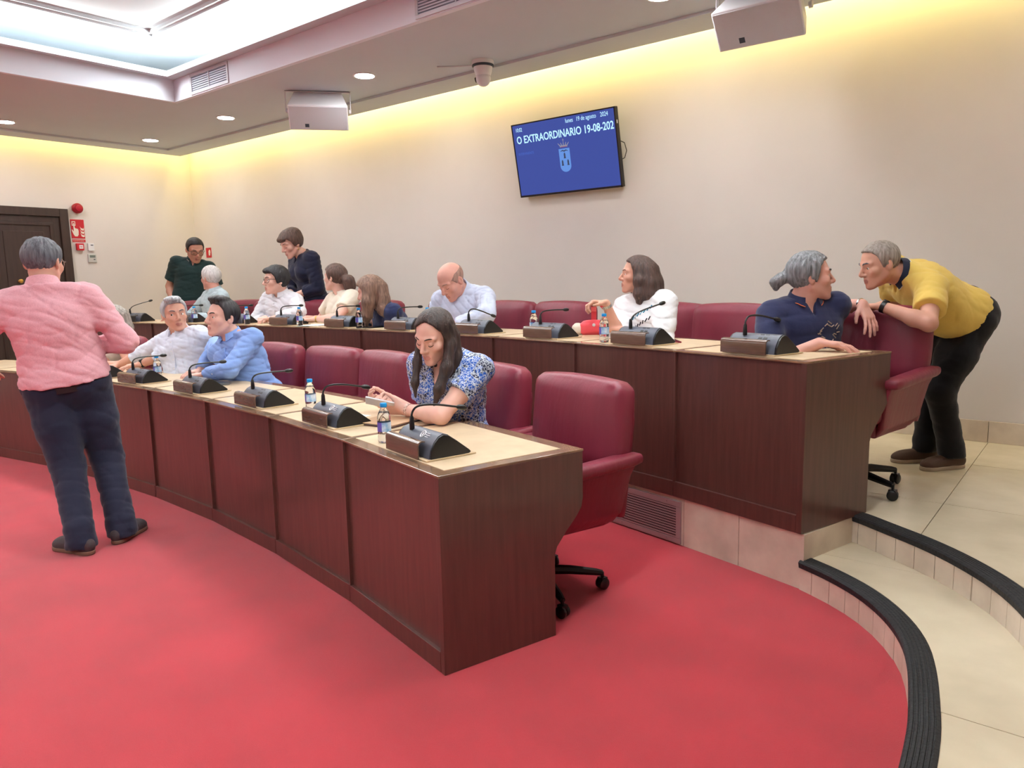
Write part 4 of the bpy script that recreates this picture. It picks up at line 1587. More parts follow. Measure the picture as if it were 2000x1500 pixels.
    def arm(self, side, wrist, pole=None, elbow=None, d=None, n=(0, 0, -1), curl=0.35, spread=0.12, shrug=(0, 0, 0), thumb=0.35):
        """side +1 = the person's right"""
        s = self.s
        S = self.shoulder(side) + np.array(shrug)
        if pole is None:
            pole = self.r * side * 0.6 - np.array([0, 0, 1]) * 0.8 - self.f * 0.2
        if elbow is not None:
            pole = np.asarray(elbow, float) - (S + np.asarray(wrist, float)) / 2
        E, Wr = ik(S, np.asarray(wrist, float), 0.295 * s, 0.255 * s, np.asarray(pole, float))
        fa = unit(Wr - E)
        if d is None:
            d = fa
        self.arms[side] = dict(S=S, E=E, W=Wr, d=unit(d), n=np.asarray(n, float), curl=curl, spread=spread, thumb=thumb)
        gap = np.linalg.norm(np.asarray(wrist) - Wr)
        PEOPLE_LOG.append(('      arm', side, 'E', np.round(proj(E)), 'W', np.round(proj(Wr)), np.round(Wr, 2)))
        if gap > 0.03:
            PEOPLE_LOG.append((self.label[:30], 'arm', side, 'short by %.2f' % gap))
        return E, Wr

    def arm_prims(self, side, k=0.02, fore=True, fat=1.0):
        a = self.arms[side]
        s = self.s * fat
        A = Prims()
        up = a['E'] - a['S']
        A.cone(a['S'], a['S'] + up * 0.45, 0.056 * s, 0.048 * s, 0.03)
        A.cone(a['S'] + up * 0.45, a['E'], 0.048 * s, 0.039 * s, 0.03)
        if fore:
            fo = a['W'] - a['E']
            A.cone(a['E'], a['E'] + fo * 0.3, 0.040 * s, 0.042 * s, 0.025)
            A.cone(a['E'] + fo * 0.3, a['W'], 0.042 * s, 0.0275 * s, 0.025)
        return A

    def leg(self, side, knee, ankle):
        self.legs[side] = (self.P + self.rp * side * 0.088 * self.s, np.asarray(knee, float), np.asarray(ankle, float))

    def stand(self, ankR, ankL, bend=0.0):
        for sd, an in ((1, ankR), (-1, ankL)):
            H = self.P + self.rp * sd * 0.088 * self.s
            K, A = ik(H, np.asarray(an, float), 0.43 * self.s, 0.42 * self.s, self.f0 + np.array([0, 0, 0.1]))
            self.leg(sd, K, A)

    def sit(self, spread=0.06, tuck=0.0, yaw=None, reach=0.40):
        s = self.s
        fd = self.f0 if yaw is None else self.dirv(yaw, self.P)
        for sd in (1, -1):
            H = self.P + self.rp * sd * 0.088 * s
            K = H + fd * reach * s + self.r0 * sd * spread * s + np.array([0, 0, 0.0])
            K[2] = self.zf + 0.52 * s
            A = np.array([K[0], K[1], self.zf + 0.085]) - self.f0 * tuck + self.r0 * sd * 0.01
            self.leg(sd, K, A)

    # ---- meshes
    def out(self, name, v, q, m, parent=None, smooth=True, idx=None, mats=None):
        return link_mesh(name, v - self.base, q, m, parent or self.root, None, smooth, idx, mats)

    def head_fn(self):
        k = self.s * self.hs
        fem = self.female
        jw = 0.90 if fem else 1.0
        H = Prims()
        M = self.M
        H.ell(self.HL(0, -0.014, 0.032), M, np.array([0.0745, 0.094, 0.083]) * k, 0.02)
        H.ell(self.HL(0, 0.022, -0.030), M, np.array([0.060 * jw, 0.064, 0.082]) * k, 0.03)
        for sd in (-1, 1):
            H.cone(self.HL(sd * 0.054 * jw, -0.008, -0.048), self.HL(sd * 0.020 * jw, 0.060, -0.098), 0.017 * k, 0.014 * k, 0.025)
            H.ell(self.HL(sd * 0.042, 0.050, -0.022), M, np.array([0.023, 0.024, 0.022]) * k, 0.02)
            H.cone(self.HL(sd * 0.046, 0.062, 0.024), self.HL(sd * 0.012, 0.078, 0.024), 0.010 * k, 0.011 * k, 0.014)
        H.ell(self.HL(0, 0.072, -0.100), M, np.array([0.021, 0.017, 0.016]) * k, 0.02)
        H.ell(self.HL(0, 0.066, -0.066), M, np.array([0.028, 0.022, 0.026]) * k, 0.02)
        nose = Prims()
        nose.cone(self.HL(0, 0.080, 0.016), self.HL(0, 0.105, -0.026), 0.0078 * k, 0.0105 * k, 0.01)
        for sd in (-1, 1):
            nose.cone(self.HL(0, 0.098, -0.030), self.HL(sd * 0.0125, 0.088, -0.033), 0.0085 * k, 0.0078 * k, 0.008)
        nose.cone(self.HL(-0.022, 0.078, -0.0625), self.HL(0, 0.0885, -0.0585), 0.0035 * k, 0.0055 * k, 0.006)
        nose.cone(self.HL(0.022, 0.078, -0.0625), self.HL(0, 0.0885, -0.0585), 0.0035 * k, 0.0055 * k, 0.006)
        nose.cone(self.HL(-0.019, 0.078, -0.071), self.HL(0, 0.086, -0.0725), 0.004 * k, 0.0068 * k, 0.006)
        nose.cone(self.HL(0.019, 0.078, -0.071), self.HL(0, 0.086, -0.0725), 0.004 * k, 0.0068 * k, 0.006)
        ears = Prims()
        for sd in (-1, 1):
            er = rot_about(self.hr, self.hu, sd * 0.35)
            Me = np.stack([er, np.cross(self.hu, er), self.hu])
            ears.ell(self.HL(sd * 0.076, -0.016, -0.006), Me, np.array([0.0085, 0.019, 0.031]) * k, 0.008)
        neck = Prims()
        nr = 0.050 if fem else 0.058
        neck.cone(self.N - self.t * 0.05 * self.s - self.f * 0.004, self.HL(0, -0.022, -0.045), (nr + 0.006) * self.s, nr * self.s, 0.03)
        lids = getattr(self, 'lids', False)

        def fn(p):
            d = H.ev(p)
            for sd in (-1, 1):
                d = smax(d, -p_ell(p, self.HL(sd * 0.032, 0.093, 0.003), M, np.array([0.016, 0.017, 0.0105]) * k), F32(0.012))
            if lids:
                for sd in (-1, 1):
                    d = smin(d, p_ell(p, self.HL(sd * 0.032, 0.0665, 0.002), M, np.array([0.0145, 0.0135, 0.0105]) * k), F32(0.006))
            else:
                for sd in (-1, 1):
                    d = smin(d, p_cone(p, self.HL(sd * 0.019, 0.0765, 0.0078), self.HL(sd * 0.045, 0.068, 0.0078), 0.0050 * k, 0.0048 * k), F32(0.006))
                    d = smin(d, p_cone(p, self.HL(sd * 0.021, 0.0755, -0.0068), self.HL(sd * 0.043, 0.068, -0.0062), 0.0042 * k, 0.0042 * k), F32(0.006))
            d = smin(d, nose.ev(p), F32(0.008))
            e = ears.ev(p)
            for sd in (-1, 1):
                e = smax(e, -p_ell(p, self.HL(sd * 0.086, -0.011, -0.004), M, np.array([0.008, 0.010, 0.018]) * k), F32(0.005))
            d = smin(d, e, F32(0.008))
            return smin(d, neck.ev(p), F32(0.025))
        return fn

    def body(self, sleeves=0.0):
        """one continuous skin mesh: trunk, neck, head, arms and hands"""
        hf = self.head_fn()
        groups = []
        T = Prims()
        T.l = self.torso.l[2:]
        if not self.female:
            T.l = [q for q in T.l if not (q[0] == 'e' and (q[1] - self.P) @ self.t < 0.12)]
        tl, th = T.bound()
        k = self.s * self.hs
        hl, hh = self.HC - 0.15 * k, self.HC + 0.15 * k
        hl = np.minimum(hl, self.N - 0.09)
        hh = np.maximum(hh, self.N + 0.09)
        items = [(T, tl, th, lambda p: T.ev(p, -0.006), 0.03), (None, hl, hh, hf, 0.03)]
        for sd, a in self.arms.items():
            A = self.arm_prims(sd)
            h_ = Prims()
            hand_prims(h_, a['W'], a['d'], a['n'], sd, self.s * 1.0, a['curl'], a['spread'], a['thumb'])
            al, ah = A.bound()
            items.append((A, al, ah, A.ev, 0.04))
            gl, gh = h_.bound()
            items.append((h_, gl, gh, h_.ev, 0.016))
        lo = np.min([i[1] for i in items], 0) - 0.01
        hi = np.max([i[2] for i in items], 0) + 0.01

        def fn(p):
            d = np.full(len(p), 1.0, F32)
            for (_, l, h, f, kk) in items:
                m = 0.06
                c = (l + h) / 2
                far = np.maximum(np.maximum(l - m - p, p - h - m), 0)
                fd = np.sqrt((far * far).sum(1)).astype(F32)
                near = fd <= 0
                x = fd + F32(m)
                if near.any():
                    x[near] = f(p[near])
                d = smin(d, x, F32(kk))
            return d
        v, q = mesh_sdf(fn, lo, hi, self.vox)
        v, q = biggest_piece(v, q)
        c = v[q].mean(1)
        l = (c - self.HC) @ self.M.T / k
        lip = (np.abs(l[:, 0]) < 0.023 - np.abs(l[:, 2] + 0.066) * 0.6) & (l[:, 2] > -0.0765) & (l[:, 2] < -0.0555) & (l[:, 1] > 0.066)
        self.bodyo = self.out('body', v, q, SKINS[self.skin], idx=lip.astype(int), mats=[SKINS[self.skin], LIPS[self.skin]])
        return self.bodyo

    def eyes(self, gaze=(0, 1, 0), brow=None, browm=None, lids=False):
        k = self.s * self.hs
        if not lids:
            for sd in (-1, 1):
                c = self.HL(sd * 0.032, 0.0655, 0.002)
                g = unit(self.hr * gaze[0] + self.hf * gaze[1] + self.hu * gaze[2])
                b = MB()
                b.lathe([(0.0128 * math.sin(a) + 0.0001, -0.0128 * math.cos(a)) for a in np.linspace(0, math.pi, 13)], (0, 0, 0), 14, axis=tuple(g))
                v = np.array(b.v) * k + c
                nn = 14
                mi = []
                for f in b.f:
                    cc = unit(np.array([b.v[i] for i in f]).mean(0))
                    an = math.acos(max(-1, min(1, cc @ g)))
                    mi.append(2 if an < 0.26 else 1 if an < 0.56 else 0)
                link_mesh('eye', v - self.base, b.f, M_EYEW, self.bodyo, None, True, mi, [M_EYEW, M_IRIS, M_PUP])
        else:
            for sd in (-1, 1):
                b = MB().tube([self.HL(sd * x, y, z) - self.base for x, y, z in ((0.019, 0.0775, -0.004), (0.026, 0.081, -0.0075), (0.034, 0.0805, -0.0085), (0.041, 0.0765, -0.006), (0.046, 0.071, -0.002))], [0.0008, 0.0017, 0.0018, 0.0016, 0.0008], 5)
                b.build('lashes', M_LASH, self.bodyo)
        if browm is not None:
            for sd in (-1, 1):
                w = 0.003 if self.female else 0.0042
                b = MB().tube([self.HL(sd * x, y, z) - self.base for x, y, z in ((0.014, 0.0885, 0.0245), (0.026, 0.0865, 0.0295), (0.038, 0.0785, 0.0305), (0.050, 0.067, 0.0255))], [w * 0.8, w, w, w * 0.5], 6)
                b.build('eyebrow', browm, self.bodyo, smooth=True)

    def hair(self, m, style='short', th=0.012, front=0.066, temple=0.03, side=-0.022, nape=-0.07, locks=(), tops=(), groove=0.0016, freq=40, vox=0.0058, arch=0.0, part_x=0.0, arch_w=0.035):
        k = self.s * self.hs
        M = self.M
        ys = np.array([-0.13, -0.085, -0.045, -0.018, 0.012, 0.030, 0.050, 0.075, 0.1])
        zs = np.array([nape, nape, nape * 0.75 + side * 0.2, side, side, temple, (front + temple) / 2 + 0.008, front, front + 0.01])
        if style == 'bald':
            zs = np.array([nape, nape, nape * 0.8, side, side, 0.02, 0.03, 0.05, 0.05])
        lk = Prims()
        yq, yp, up = self.yr, self.yf, np.array([0, 0, 1.0])
        lkl, lkh = self.HC - 0.14 * k, self.HC + 0.14 * k
        for chain in locks:
            pts = [self.HC + (yq * c[0] + yp * c[1] + up * c[2]) * k for c in chain]
            rad = [c[3] * k for c in chain]
            for i in range(len(pts) - 1):
                lk.cone(pts[i], pts[i + 1], rad[i], rad[i + 1], 0.022)
        tp = Prims()
        for c in tops:
            tp.ell(self.HL(*c[0]), M, np.array(c[1]) * k, 0.02)
        if locks:
            a, b = lk.bound()
            lkl, lkh = np.minimum(lkl, a), np.maximum(lkh, b)
        if tops:
            a, b = tp.bound()
            lkl, lkh = np.minimum(lkl, a), np.maximum(lkh, b)

        def fn(p):
            l = (p - self.HC.astype(F32)) @ M.T.astype(F32) / F32(k)
            d = p_ell(l, (0, -0.014, 0.032), np.eye(3), np.array([0.0745 + th, 0.094 + th, 0.083 + th]))
            zb = np.interp(l[:, 1], ys, zs).astype(F32)
            if arch:
                zb = zb + F32(arch) * np.exp(-((l[:, 0] - part_x) / arch_w) ** 2).astype(F32) * (l[:, 1] > 0.0)
            d = smax(d, (zb - l[:, 2]) * F32(0.75), F32(0.010))
            if style == 'bald':
                d = np.maximum(d, l[:, 2] - F32(0.055) + np.maximum(l[:, 1], 0) * 0.6)
            d = d * F32(k)
            if tops:
                d = smin(d, tp.ev(p), F32(0.02))
            if locks:
                d = smin(d, lk.ev(p), F32(0.025))
            az = np.arctan2(l[:, 0], l[:, 1] + 0.02)
            wob = np.sin(l[:, 2] * 55 + az * 3) * 0.5
            g = np.sin(az * F32(freq) * 0.5 + wob * 2) * np.sin(l[:, 0] * F32(freq * 3.1) + wob) + 0.6 * np.sin(l[:, 0] * F32(freq * 5) + l[:, 1] * F32(freq * 2.2) + wob * 2)
            return d + g.astype(F32) * F32(groove)
        v, q = mesh_sdf(fn, lkl - 0.01, lkh + 0.01, vox)
        return self.out('hair', v, q, m)

    def top(self, name, m, e=0.012, hem=-0.06, sleeve='long', sleeve_t=1.0, neck_cut=0.028, wr=(3, 0.004, 16), vox=0.009, loose=0.0, cuff=True, fat=1.0, armhole=False, vneck=None, waist_e=0.0):
        """shirt. sleeve: 'long' to the wrist, 'roll' to sleeve_t of the forearm, 'short' to sleeve_t of the upper arm, None"""
        s = self.s
        T = self.torso
        arms = []
        lo, hi = T.bound()
        for sd, a in self.arms.items():
            if sleeve is None:
                continue
            A = Prims()
            up = a['E'] - a['S']
            if sleeve == 'short':
                en = a['S'] + up * sleeve_t
                A.cone(a['S'] - up * 0.05, en + unit(up) * 0.03, 0.058 * s * fat, 0.056 * s * fat, 0.03)
                cut = (en, unit(up))
            else:
                fo = a['W'] - a['E']
                en = a['E'] + fo * sleeve_t
                A.cone(a['S'], a['E'], 0.057 * s * fat, 0.047 * s * fat, 0.03)
                B_ = Prims().cone(a['E'], a['E'] + fo * max(sleeve_t, 0.3), 0.047 * s * fat, (0.047 - 0.013 * sleeve_t) * s * fat, 0.02)
                bl, bh = B_.bound()
                lo, hi = np.minimum(lo, bl), np.maximum(hi, bh)
                cut = (en, unit(fo), B_)
            l, h = A.bound()
            lo, hi = np.minimum(lo, l), np.maximum(hi, h)
            arms.append((A, cut, a))
        w = wrinkle(*wr)
        zc = self.P + self.t * hem * s
        t32 = self.t.astype(F32)
        nd = unit(self.nd * 0.8 + self.t * 0.4)

        def fn(p):
            ht = (p - self.P.astype(F32)) @ t32
            d = T.ev(p, e) - np.clip((0.25 * s - ht) * 2.0, 0, 1) * F32(loose)
            if armhole:
                for sd, a in self.arms.items():
                    d = smax(d, -p_cone(p, a['S'] - self.r * sd * 0.002 + self.t * 0.06, a['S'] + self.r * sd * 0.05 - self.t * 0.02, 0.062 * s, 0.075 * s), F32(0.01))
            d = smax(d, -(p - zc.astype(F32)) @ t32, F32(0.006))
            d = smax(d, (p - (self.N + nd * neck_cut).astype(F32)) @ nd.astype(F32), F32(0.01))
            # room for the neck
            d = smax(d, -p_cone(p, self.N - self.t * 0.0 * s + self.f * 0.006, self.HC - self.hu * 0.04, 0.0585 * s * (0.9 if self.female else 1), 0.0585 * s), F32(0.006))
            if vneck:
                q = p - (self.N + self.f * 0.09 * s).astype(F32)
                x = np.abs(q @ self.r.astype(F32))
                z = q @ t32 + F32(vneck)
                y = (p - self.N.astype(F32)) @ self.f.astype(F32)
                dv = np.maximum(np.maximum(x - z * F32(0.34), -z), -(y - 0.01))
                d = smax(d, -dv, F32(0.006))
            for A, ct, a in arms:
                en, dr = ct[0], ct[1]
                x = A.ev(p, e * 0.6)
                if len(ct) == 2:
                    x = smax(x, (p - en.astype(F32)) @ dr.astype(F32), F32(0.006))
                else:
                    y = smax(ct[2].ev(p, e * 0.6), (p - en.astype(F32)) @ dr.astype(F32), F32(0.006))
                    x = smin(x, y, F32(0.012))
                d = smin(d, x, F32(0.035))
            return d + w(p)
        self.shirt_fn = fn
        v, q = mesh_sdf(fn, lo - 0.05, hi + 0.05, vox)
        v, q = biggest_piece(v, q)
        self.shirt = self.out(name, v, q, m)
        return self.shirt

    def collar(self, m, height=0.036, opening=0.35, name='collar', flare=0.006, trim=None, leaf=True):
        """folded shirt collar built as a strip round the neck"""
        s = self.s
        n = 26
        nr = (0.0535 if self.female else 0.0625) * s
        nd = unit(self.nd * 0.85 + self.t * 0.25)
        fr = unit(self.f - nd * (self.f @ nd))
        rr = np.cross(fr, nd)
        C0 = self.N + nd * 0.026 * s + self.f * 0.004
        v, f = [], []
        for i in range(n + 1):
            a = opening + (2 * math.pi - 2 * opening) * i / n
            dr = fr * math.cos(a) + rr * math.sin(a)
            fall = (math.cos(a) + 1) / 2          # 1 at the front
            top_ = C0 + nd * (height * (0.95 - 0.55 * fall)) * s - self.t * 0.012 * fall * s
            low = C0 - nd * (0.008 + 0.018 * fall) * s
            out = C0 + dr * 0.0 - nd * (0.006 + 0.020 * fall + (0.02 * max(0, fall - 0.8) * 5 if leaf else 0)) * s
            v += [low + dr * (nr + 0.004), top_ + dr * (nr + 0.003), top_ + dr * (nr + 0.0075) + nd * 0.002, out + dr * (nr + 0.017 + flare + 0.012 * fall), out + dr * (nr + 0.012 + flare + 0.012 * fall) - nd * 0.002]
        for i in range(n):
            for k in range(5):
                k2 = (k + 1) % 5
                f.append((i * 5 + k, (i + 1) * 5 + k, (i + 1) * 5 + k2, i * 5 + k2))
        f += [(0, 1, 2, 3, 4), tuple(n * 5 + k for k in (4, 3, 2, 1, 0))]
        o = MB().add(np.array(v) - self.base, f).build(name, m, self.shirt, smooth=True)
        if trim is not None:
            for off in ((0.0,) if not isinstance(trim, (list, tuple)) else trim[1]):
                pts = [np.array(v[i * 5 + 3]) * (1 - off) + np.array(v[i * 5 + 2]) * off - self.base for i in range(n + 1)]
                pts = [p + unit(p + self.base - self.N) * 0.0015 for p in pts]
                MB().tube(pts, 0.0022, 5).build('collar_stripe', trim[0] if isinstance(trim, (list, tuple)) else trim, o)
        return o

    def surf(self, up, right, dirn=None, off=0.0):
        """point on the cloth in front of the spine at height up and sideways right"""
        d = self.f if dirn is None else unit(dirn)
        q = self.P + self.t * up * self.s + self.r * right * self.s + d * 0.40
        for _ in range(40):
            x = float(self.shirt_fn(q[None].astype(F32))[0])
            if x < 0.001:
                break
            q = q - d * min(max(x, 0.001), 0.03)
        return q + d * off

    def placket(self, m, mb, z0=0.10, z1=0.46, n=6):
        """button strip down the front, laid on the cloth"""
        pts = [self.surf(z, 0.0, off=0.0015) for z in np.linspace(z0, z1, 14)]
        v, f = [], []
        for q in pts:
            for a, b in ((-0.016, -0.004), (0.016, -0.004), (0.016, 0.002), (-0.016, 0.002)):
                v.append(q + self.r * a + self.f * b - self.base)
        for i in range(len(pts) - 1):
            f += [(i * 4 + k, i * 4 + (k + 1) % 4, (i + 1) * 4 + (k + 1) % 4, (i + 1) * 4 + k) for k in range(4)]
        f += [(0, 1, 2, 3), tuple((len(pts) - 1) * 4 + k for k in (3, 2, 1, 0))]
        o = MB().add(v, f).build('placket', m, self.shirt)
        for z in np.linspace(z0 + 0.02, z1 - 0.01, n):
            q = self.surf(z, 0.0, off=0.003) - self.base
            MB().lathe([(0.0055, 0), (0.005, 0.002)], q, 8, axis=tuple(self.f)).build('button', mb, o)

    def trousers(self, m, e=0.012, waist=0.075, vox=0.014, wr=(5, 0.004, 14), fat=1.0, name='trousers', hemcut=0.0):
        s, g = self.s, self.g
        L = Prims()
        Mp = np.stack([self.rp, self.fp, self.t])
        P, t = self.P, self.t
        hipw = 0.178 if self.female else 0.165
        L.ell(P + t * 0.02 * s, Mp, np.array([hipw * g, 0.118 * g, 0.125]) * s, 0.05)
        L.ell(P + t * 0.10 * s, Mp, np.array([0.15 * g, 0.108 * g + self.belly * 0.5, 0.11]) * s, 0.05)
        for sd, (H, K, A) in self.legs.items():
            L.ell(H - self.fp * 0.045 * s - self.rp * sd * 0.01 + t * 0.0, Mp, np.array([0.088 * g, 0.085 * g, 0.10]) * s, 0.05)
            L.cone(H, H + (K - H) * 0.5, 0.086 * s * g * fat, 0.074 * s * g * fat, 0.035)
            L.cone(H + (K - H) * 0.5, K, 0.074 * s * g * fat, 0.062 * s * fat, 0.035)
            L.cone(K, A + (K - A) * 0.1, 0.060 * s * fat, 0.048 * s * fat, 0.03)
            L.cone(A + (K - A) * 0.1, A - np.array([0, 0, 0.03]), 0.048 * s * fat, 0.054 * s * fat, 0.03)
        lo, hi = L.bound()
        w = wrinkle(*wr)
        zc = P + t * waist * s
        cut0 = self.zf + 0.035 + hemcut

        def fn(p):
            d = L.ev(p, e)
            d = smax(d, (p - zc.astype(F32)) @ t.astype(F32), F32(0.006))
            d = smax(d, F32(cut0) - p[:, 2], F32(0.006))
            return d + w(p)
        v, q = mesh_sdf(fn, lo - 0.03, hi + 0.03, vox)
        self.pants = self.out(name, v, q, m)
        return self.pants

    def belt(self, m, waist=0.062):
        s, g = self.s, self.g
        c = self.P + self.t * waist * s
        pts = []
        # ray-march the trouser surface roughly: ellipse of the pelvis section
        a, b = (0.172 if not self.female else 0.16) * g * s, (0.124 * g + self.belly * 0.5) * s
        n = 40
        v, f = [], []
        for i in range(n):
            an = 2 * math.pi * i / n
            d = self.rp * math.cos(an) * a + self.fp * math.sin(an) * b
            for z, k in ((-0.017, 1.0), (0.017, 1.0), (0.017, 1.035), (-0.017, 1.035)):
                v.append(c + d * k + self.t * z)
        for i in range(n):
            j = (i + 1) % n
            f += [(i * 4 + k, i * 4 + (k + 1) % 4, j * 4 + (k + 1) % 4, j * 4 + k) for k in range(4)]
        return MB().add(np.array(v) - self.base, f).build('belt', m, self.pants, smooth=True)

    def shoe(self, side, yaw_deg, m, sole, pitch=0.0, vox=0.006, size=1.0):
        s = self.s * size
        A = self.legs[side][2]
        a = math.radians(yaw_deg)
        fwd = rot_about(self.f0, (0, 0, 1), -a)
        rt = np.cross(fwd, (0, 0, 1))
        g = np.array([A[0], A[1], self.zf])
        Mx = np.stack([rt, fwd, np.array([0, 0, 1.0])])
        S = Prims()
        S.cone(g + np.array([0, 0, 0.10]) * s - fwd * 0.005, g + np.array([0, 0, 0.045]) * s - fwd * 0.02, 0.036 * s, 0.038 * s, 0.02)
        S.ell(g - fwd * 0.035 * s + np.array([0, 0, 0.045]) * s, Mx, np.array([0.037, 0.05, 0.045]) * s, 0.02)
        S.ell(g + fwd * 0.075 * s + np.array([0, 0, 0.040]) * s, Mx, np.array([0.043, 0.09, 0.04]) * s, 0.03)
        S.ell(g + fwd * 0.145 * s + np.array([0, 0, 0.030]) * s, Mx, np.array([0.045, 0.055, 0.033]) * s, 0.03)
        lo, hi = S.bound()

        def up(p):
            d = S.ev(p)
            d = smax(d, F32(self.zf + 0.018) - p[:, 2], F32(0.004))
            return smax(d, p[:, 2] - F32(self.zf + 0.105 * s), F32(0.006))

        def so(p):
            q = p.copy()
            d = S.ev(np.column_stack([q[:, 0], q[:, 1], np.clip(q[:, 2], self.zf + 0.022, self.zf + 0.03)]).astype(F32), 0.004)
            d = smax(d, F32(self.zf + 0.001) - p[:, 2], F32(0.003))
            return smax(d, p[:, 2] - F32(self.zf + 0.026), F32(0.003))
        root = self.root
        v, q = mesh_sdf(up, lo, hi, vox)
        o = self.out('shoe', v, q, m)
        v, q = mesh_sdf(so, lo - 0.01, hi + 0.01, vox)
        self.out('sole', v, q, sole, o)
        # laces
        b = MB()
        for i in range(3):
            c = g + fwd * (0.045 + 0.022 * i) * s + np.array([0, 0, 0.081 - 0.006 * i]) * s
            b.tube([c - rt * 0.018 * s - [0, 0, 0.006], c + [0, 0, 0.002], c + rt * 0.018 * s - [0, 0, 0.006]] - self.base, 0.0025, 5)
        b.build('laces', M_LASH, o)['kind'] = 'stuff'
        return o

    def ringband(self, name, side, tpos, rad, thick, m, width=0.008, parent=None, dial=None):
        """watch strap or bracelet: tpos along the forearm (1 = wrist)"""
        a = self.arms[side]
        c = a['E'] + (a['W'] - a['E']) * tpos
        ax = unit(a['W'] - a['E'])
        x = unit(np.cross(ax, (0, 0, 1)))
        y = np.cross(ax, x)
        n = 20
        v, f = [], []
        for i in range(n):
            an = 2 * math.pi * i / n
            d = x * math.cos(an) + y * math.sin(an)
            for rr_, z in ((rad, -width), (rad, width), (rad + thick, width), (rad + thick, -width)):
                v.append(c + d * rr_ + ax * z - self.base)
        for i in range(n):
            j = (i + 1) % n
            f += [(i * 4 + k, i * 4 + (k + 1) % 4, j * 4 + (k + 1) % 4, j * 4 + k) for k in range(4)]
        o = MB().add(v, f).build(name, m, parent or self.root, smooth=True)
        if dial is not None:
            up = unit(np.array([0, 0, 1.0]) - ax * ax[2])
            up = unit(up + dial[1] * np.cross(ax, up))
            MB().lathe([(0.018, 0), (0.018, 0.008), (0.015, 0.0095)], c + up * (rad + 0.001) - self.base, 18, axis=tuple(up)).build('watch_face', dial[0], o, smooth=True)
        return o

    def glasses(self, m, lens=True, rx=0.025, rz=0.018):
        k = self.s * self.hs
        b = MB()
        for sd in (-1, 1):
            ring_ = []
            for a in np.linspace(0, 2 * math.pi, 21)[:-1]:
                ca, sa = math.cos(a), math.sin(a)
                x = sd * 0.033 + rx * np.sign(ca) * abs(ca) ** 0.6
                z = 0.000 + rz * np.sign(sa) * abs(sa) ** 0.6
                y = 0.096 - 3.2 * (abs(x) - 0.01) ** 2 * 3
                ring_.append(self.HL(x, y, z) - self.base)
            b.tube(ring_, 0.0019 * k, 5, closed=True)
            b.tube([self.HL(sd * 0.057, 0.076, 0.008) - self.base, self.HL(sd * 0.074, 0.060, 0.010) - self.base, self.HL(sd * 0.079, 0.0, 0.012) - self.base, self.HL(sd * 0.078, -0.02, 0.004) - self.base], 0.0020 * k, 5)
        b.tube([self.HL(-0.010, 0.097, 0.004) - self.base, self.HL(0, 0.100, 0.007) - self.base, self.HL(0.010, 0.097, 0.004) - self.base], 0.0018 * k, 5)
        o = b.build('glasses', m, self.root, smooth=True)
        return o

    def earring(self, sd, m, r=0.005, drop=0.02):
        c = self.HL(sd * 0.080, -0.012, -0.040) - self.base
        MB().tube([c, c - np.array([0, 0, drop * 0.6])], 0.0012, 5).sphere(c - np.array([0, 0, drop]), r, 10, 8).build('earring', m, self.root, smooth=True)

# ------------------------------------------------------------------ fabrics and hair
def cloth(name, rgb, rough=0.8, **k):
    return mat(name, rgb, rough, var=k.pop('var', 0.04), vscale=k.pop('vscale', 9), bump=k.pop('bump', 0.25), bscale=k.pop('bscale', 22), sheen=0.15, spec=0.2, **k)


M_PINK = cloth('shirt_pink', (230, 172, 180), rgb2=(233, 178, 186), vscale=150, bscale=30)
M_WSHIRT = cloth('shirt_white_blue', (214, 222, 236))
M_BSHIRT = cloth('shirt_light_blue', (132, 164, 222))
M_GREEN = cloth('polo_dark_green', (36, 58, 58))
M_TEAL = cloth('shirt_pale_teal', (178, 196, 202))
M_WHITE2 = cloth('shirt_white', (218, 218, 224))
M_NAVYD = cloth('dress_navy', (30, 32, 54))
M_CREAM = cloth('top_cream', (226, 214, 196))
M_NAVYT = cloth('top_navy', (40, 48, 84))
M_BALDS = cloth('shirt_pale_blue', (204, 214, 236))
M_BLOUSE = cloth('blouse_white', (236, 238, 240))
M_NAVYP = cloth('polo_navy', (38, 42, 74))
M_YELLOW = cloth('polo_yellow', (226, 194, 100))
M_GREYT = cloth('tank_grey', (196, 190, 180))
M_TROUSN = cloth('trousers_navy', (34, 36, 54))
M_TROUSB = cloth('trousers_black', (22, 22, 25))
M_SHOE = mat('shoe_brown', (84, 62, 50), 0.7, bump=0.2, bscale=80)
M_SHOED = mat('shoe_dark_suede', (62, 52, 54), 0.75, bump=0.2, bscale=80)
M_SOLE = mat('sole_pale', (176, 160, 138), 0.7)
M_SOLED = mat('sole_brown', (110, 82, 66), 0.7)
M_BELT = mat('belt_dark', (34, 28, 30), 0.5)
M_ORANGE = mat('stripe_orange', (222, 112, 60), 0.7)
M_STRW = mat('stripe_white', (220, 220, 214), 0.7)
M_COLN = cloth('collar_navy', (36, 42, 62))


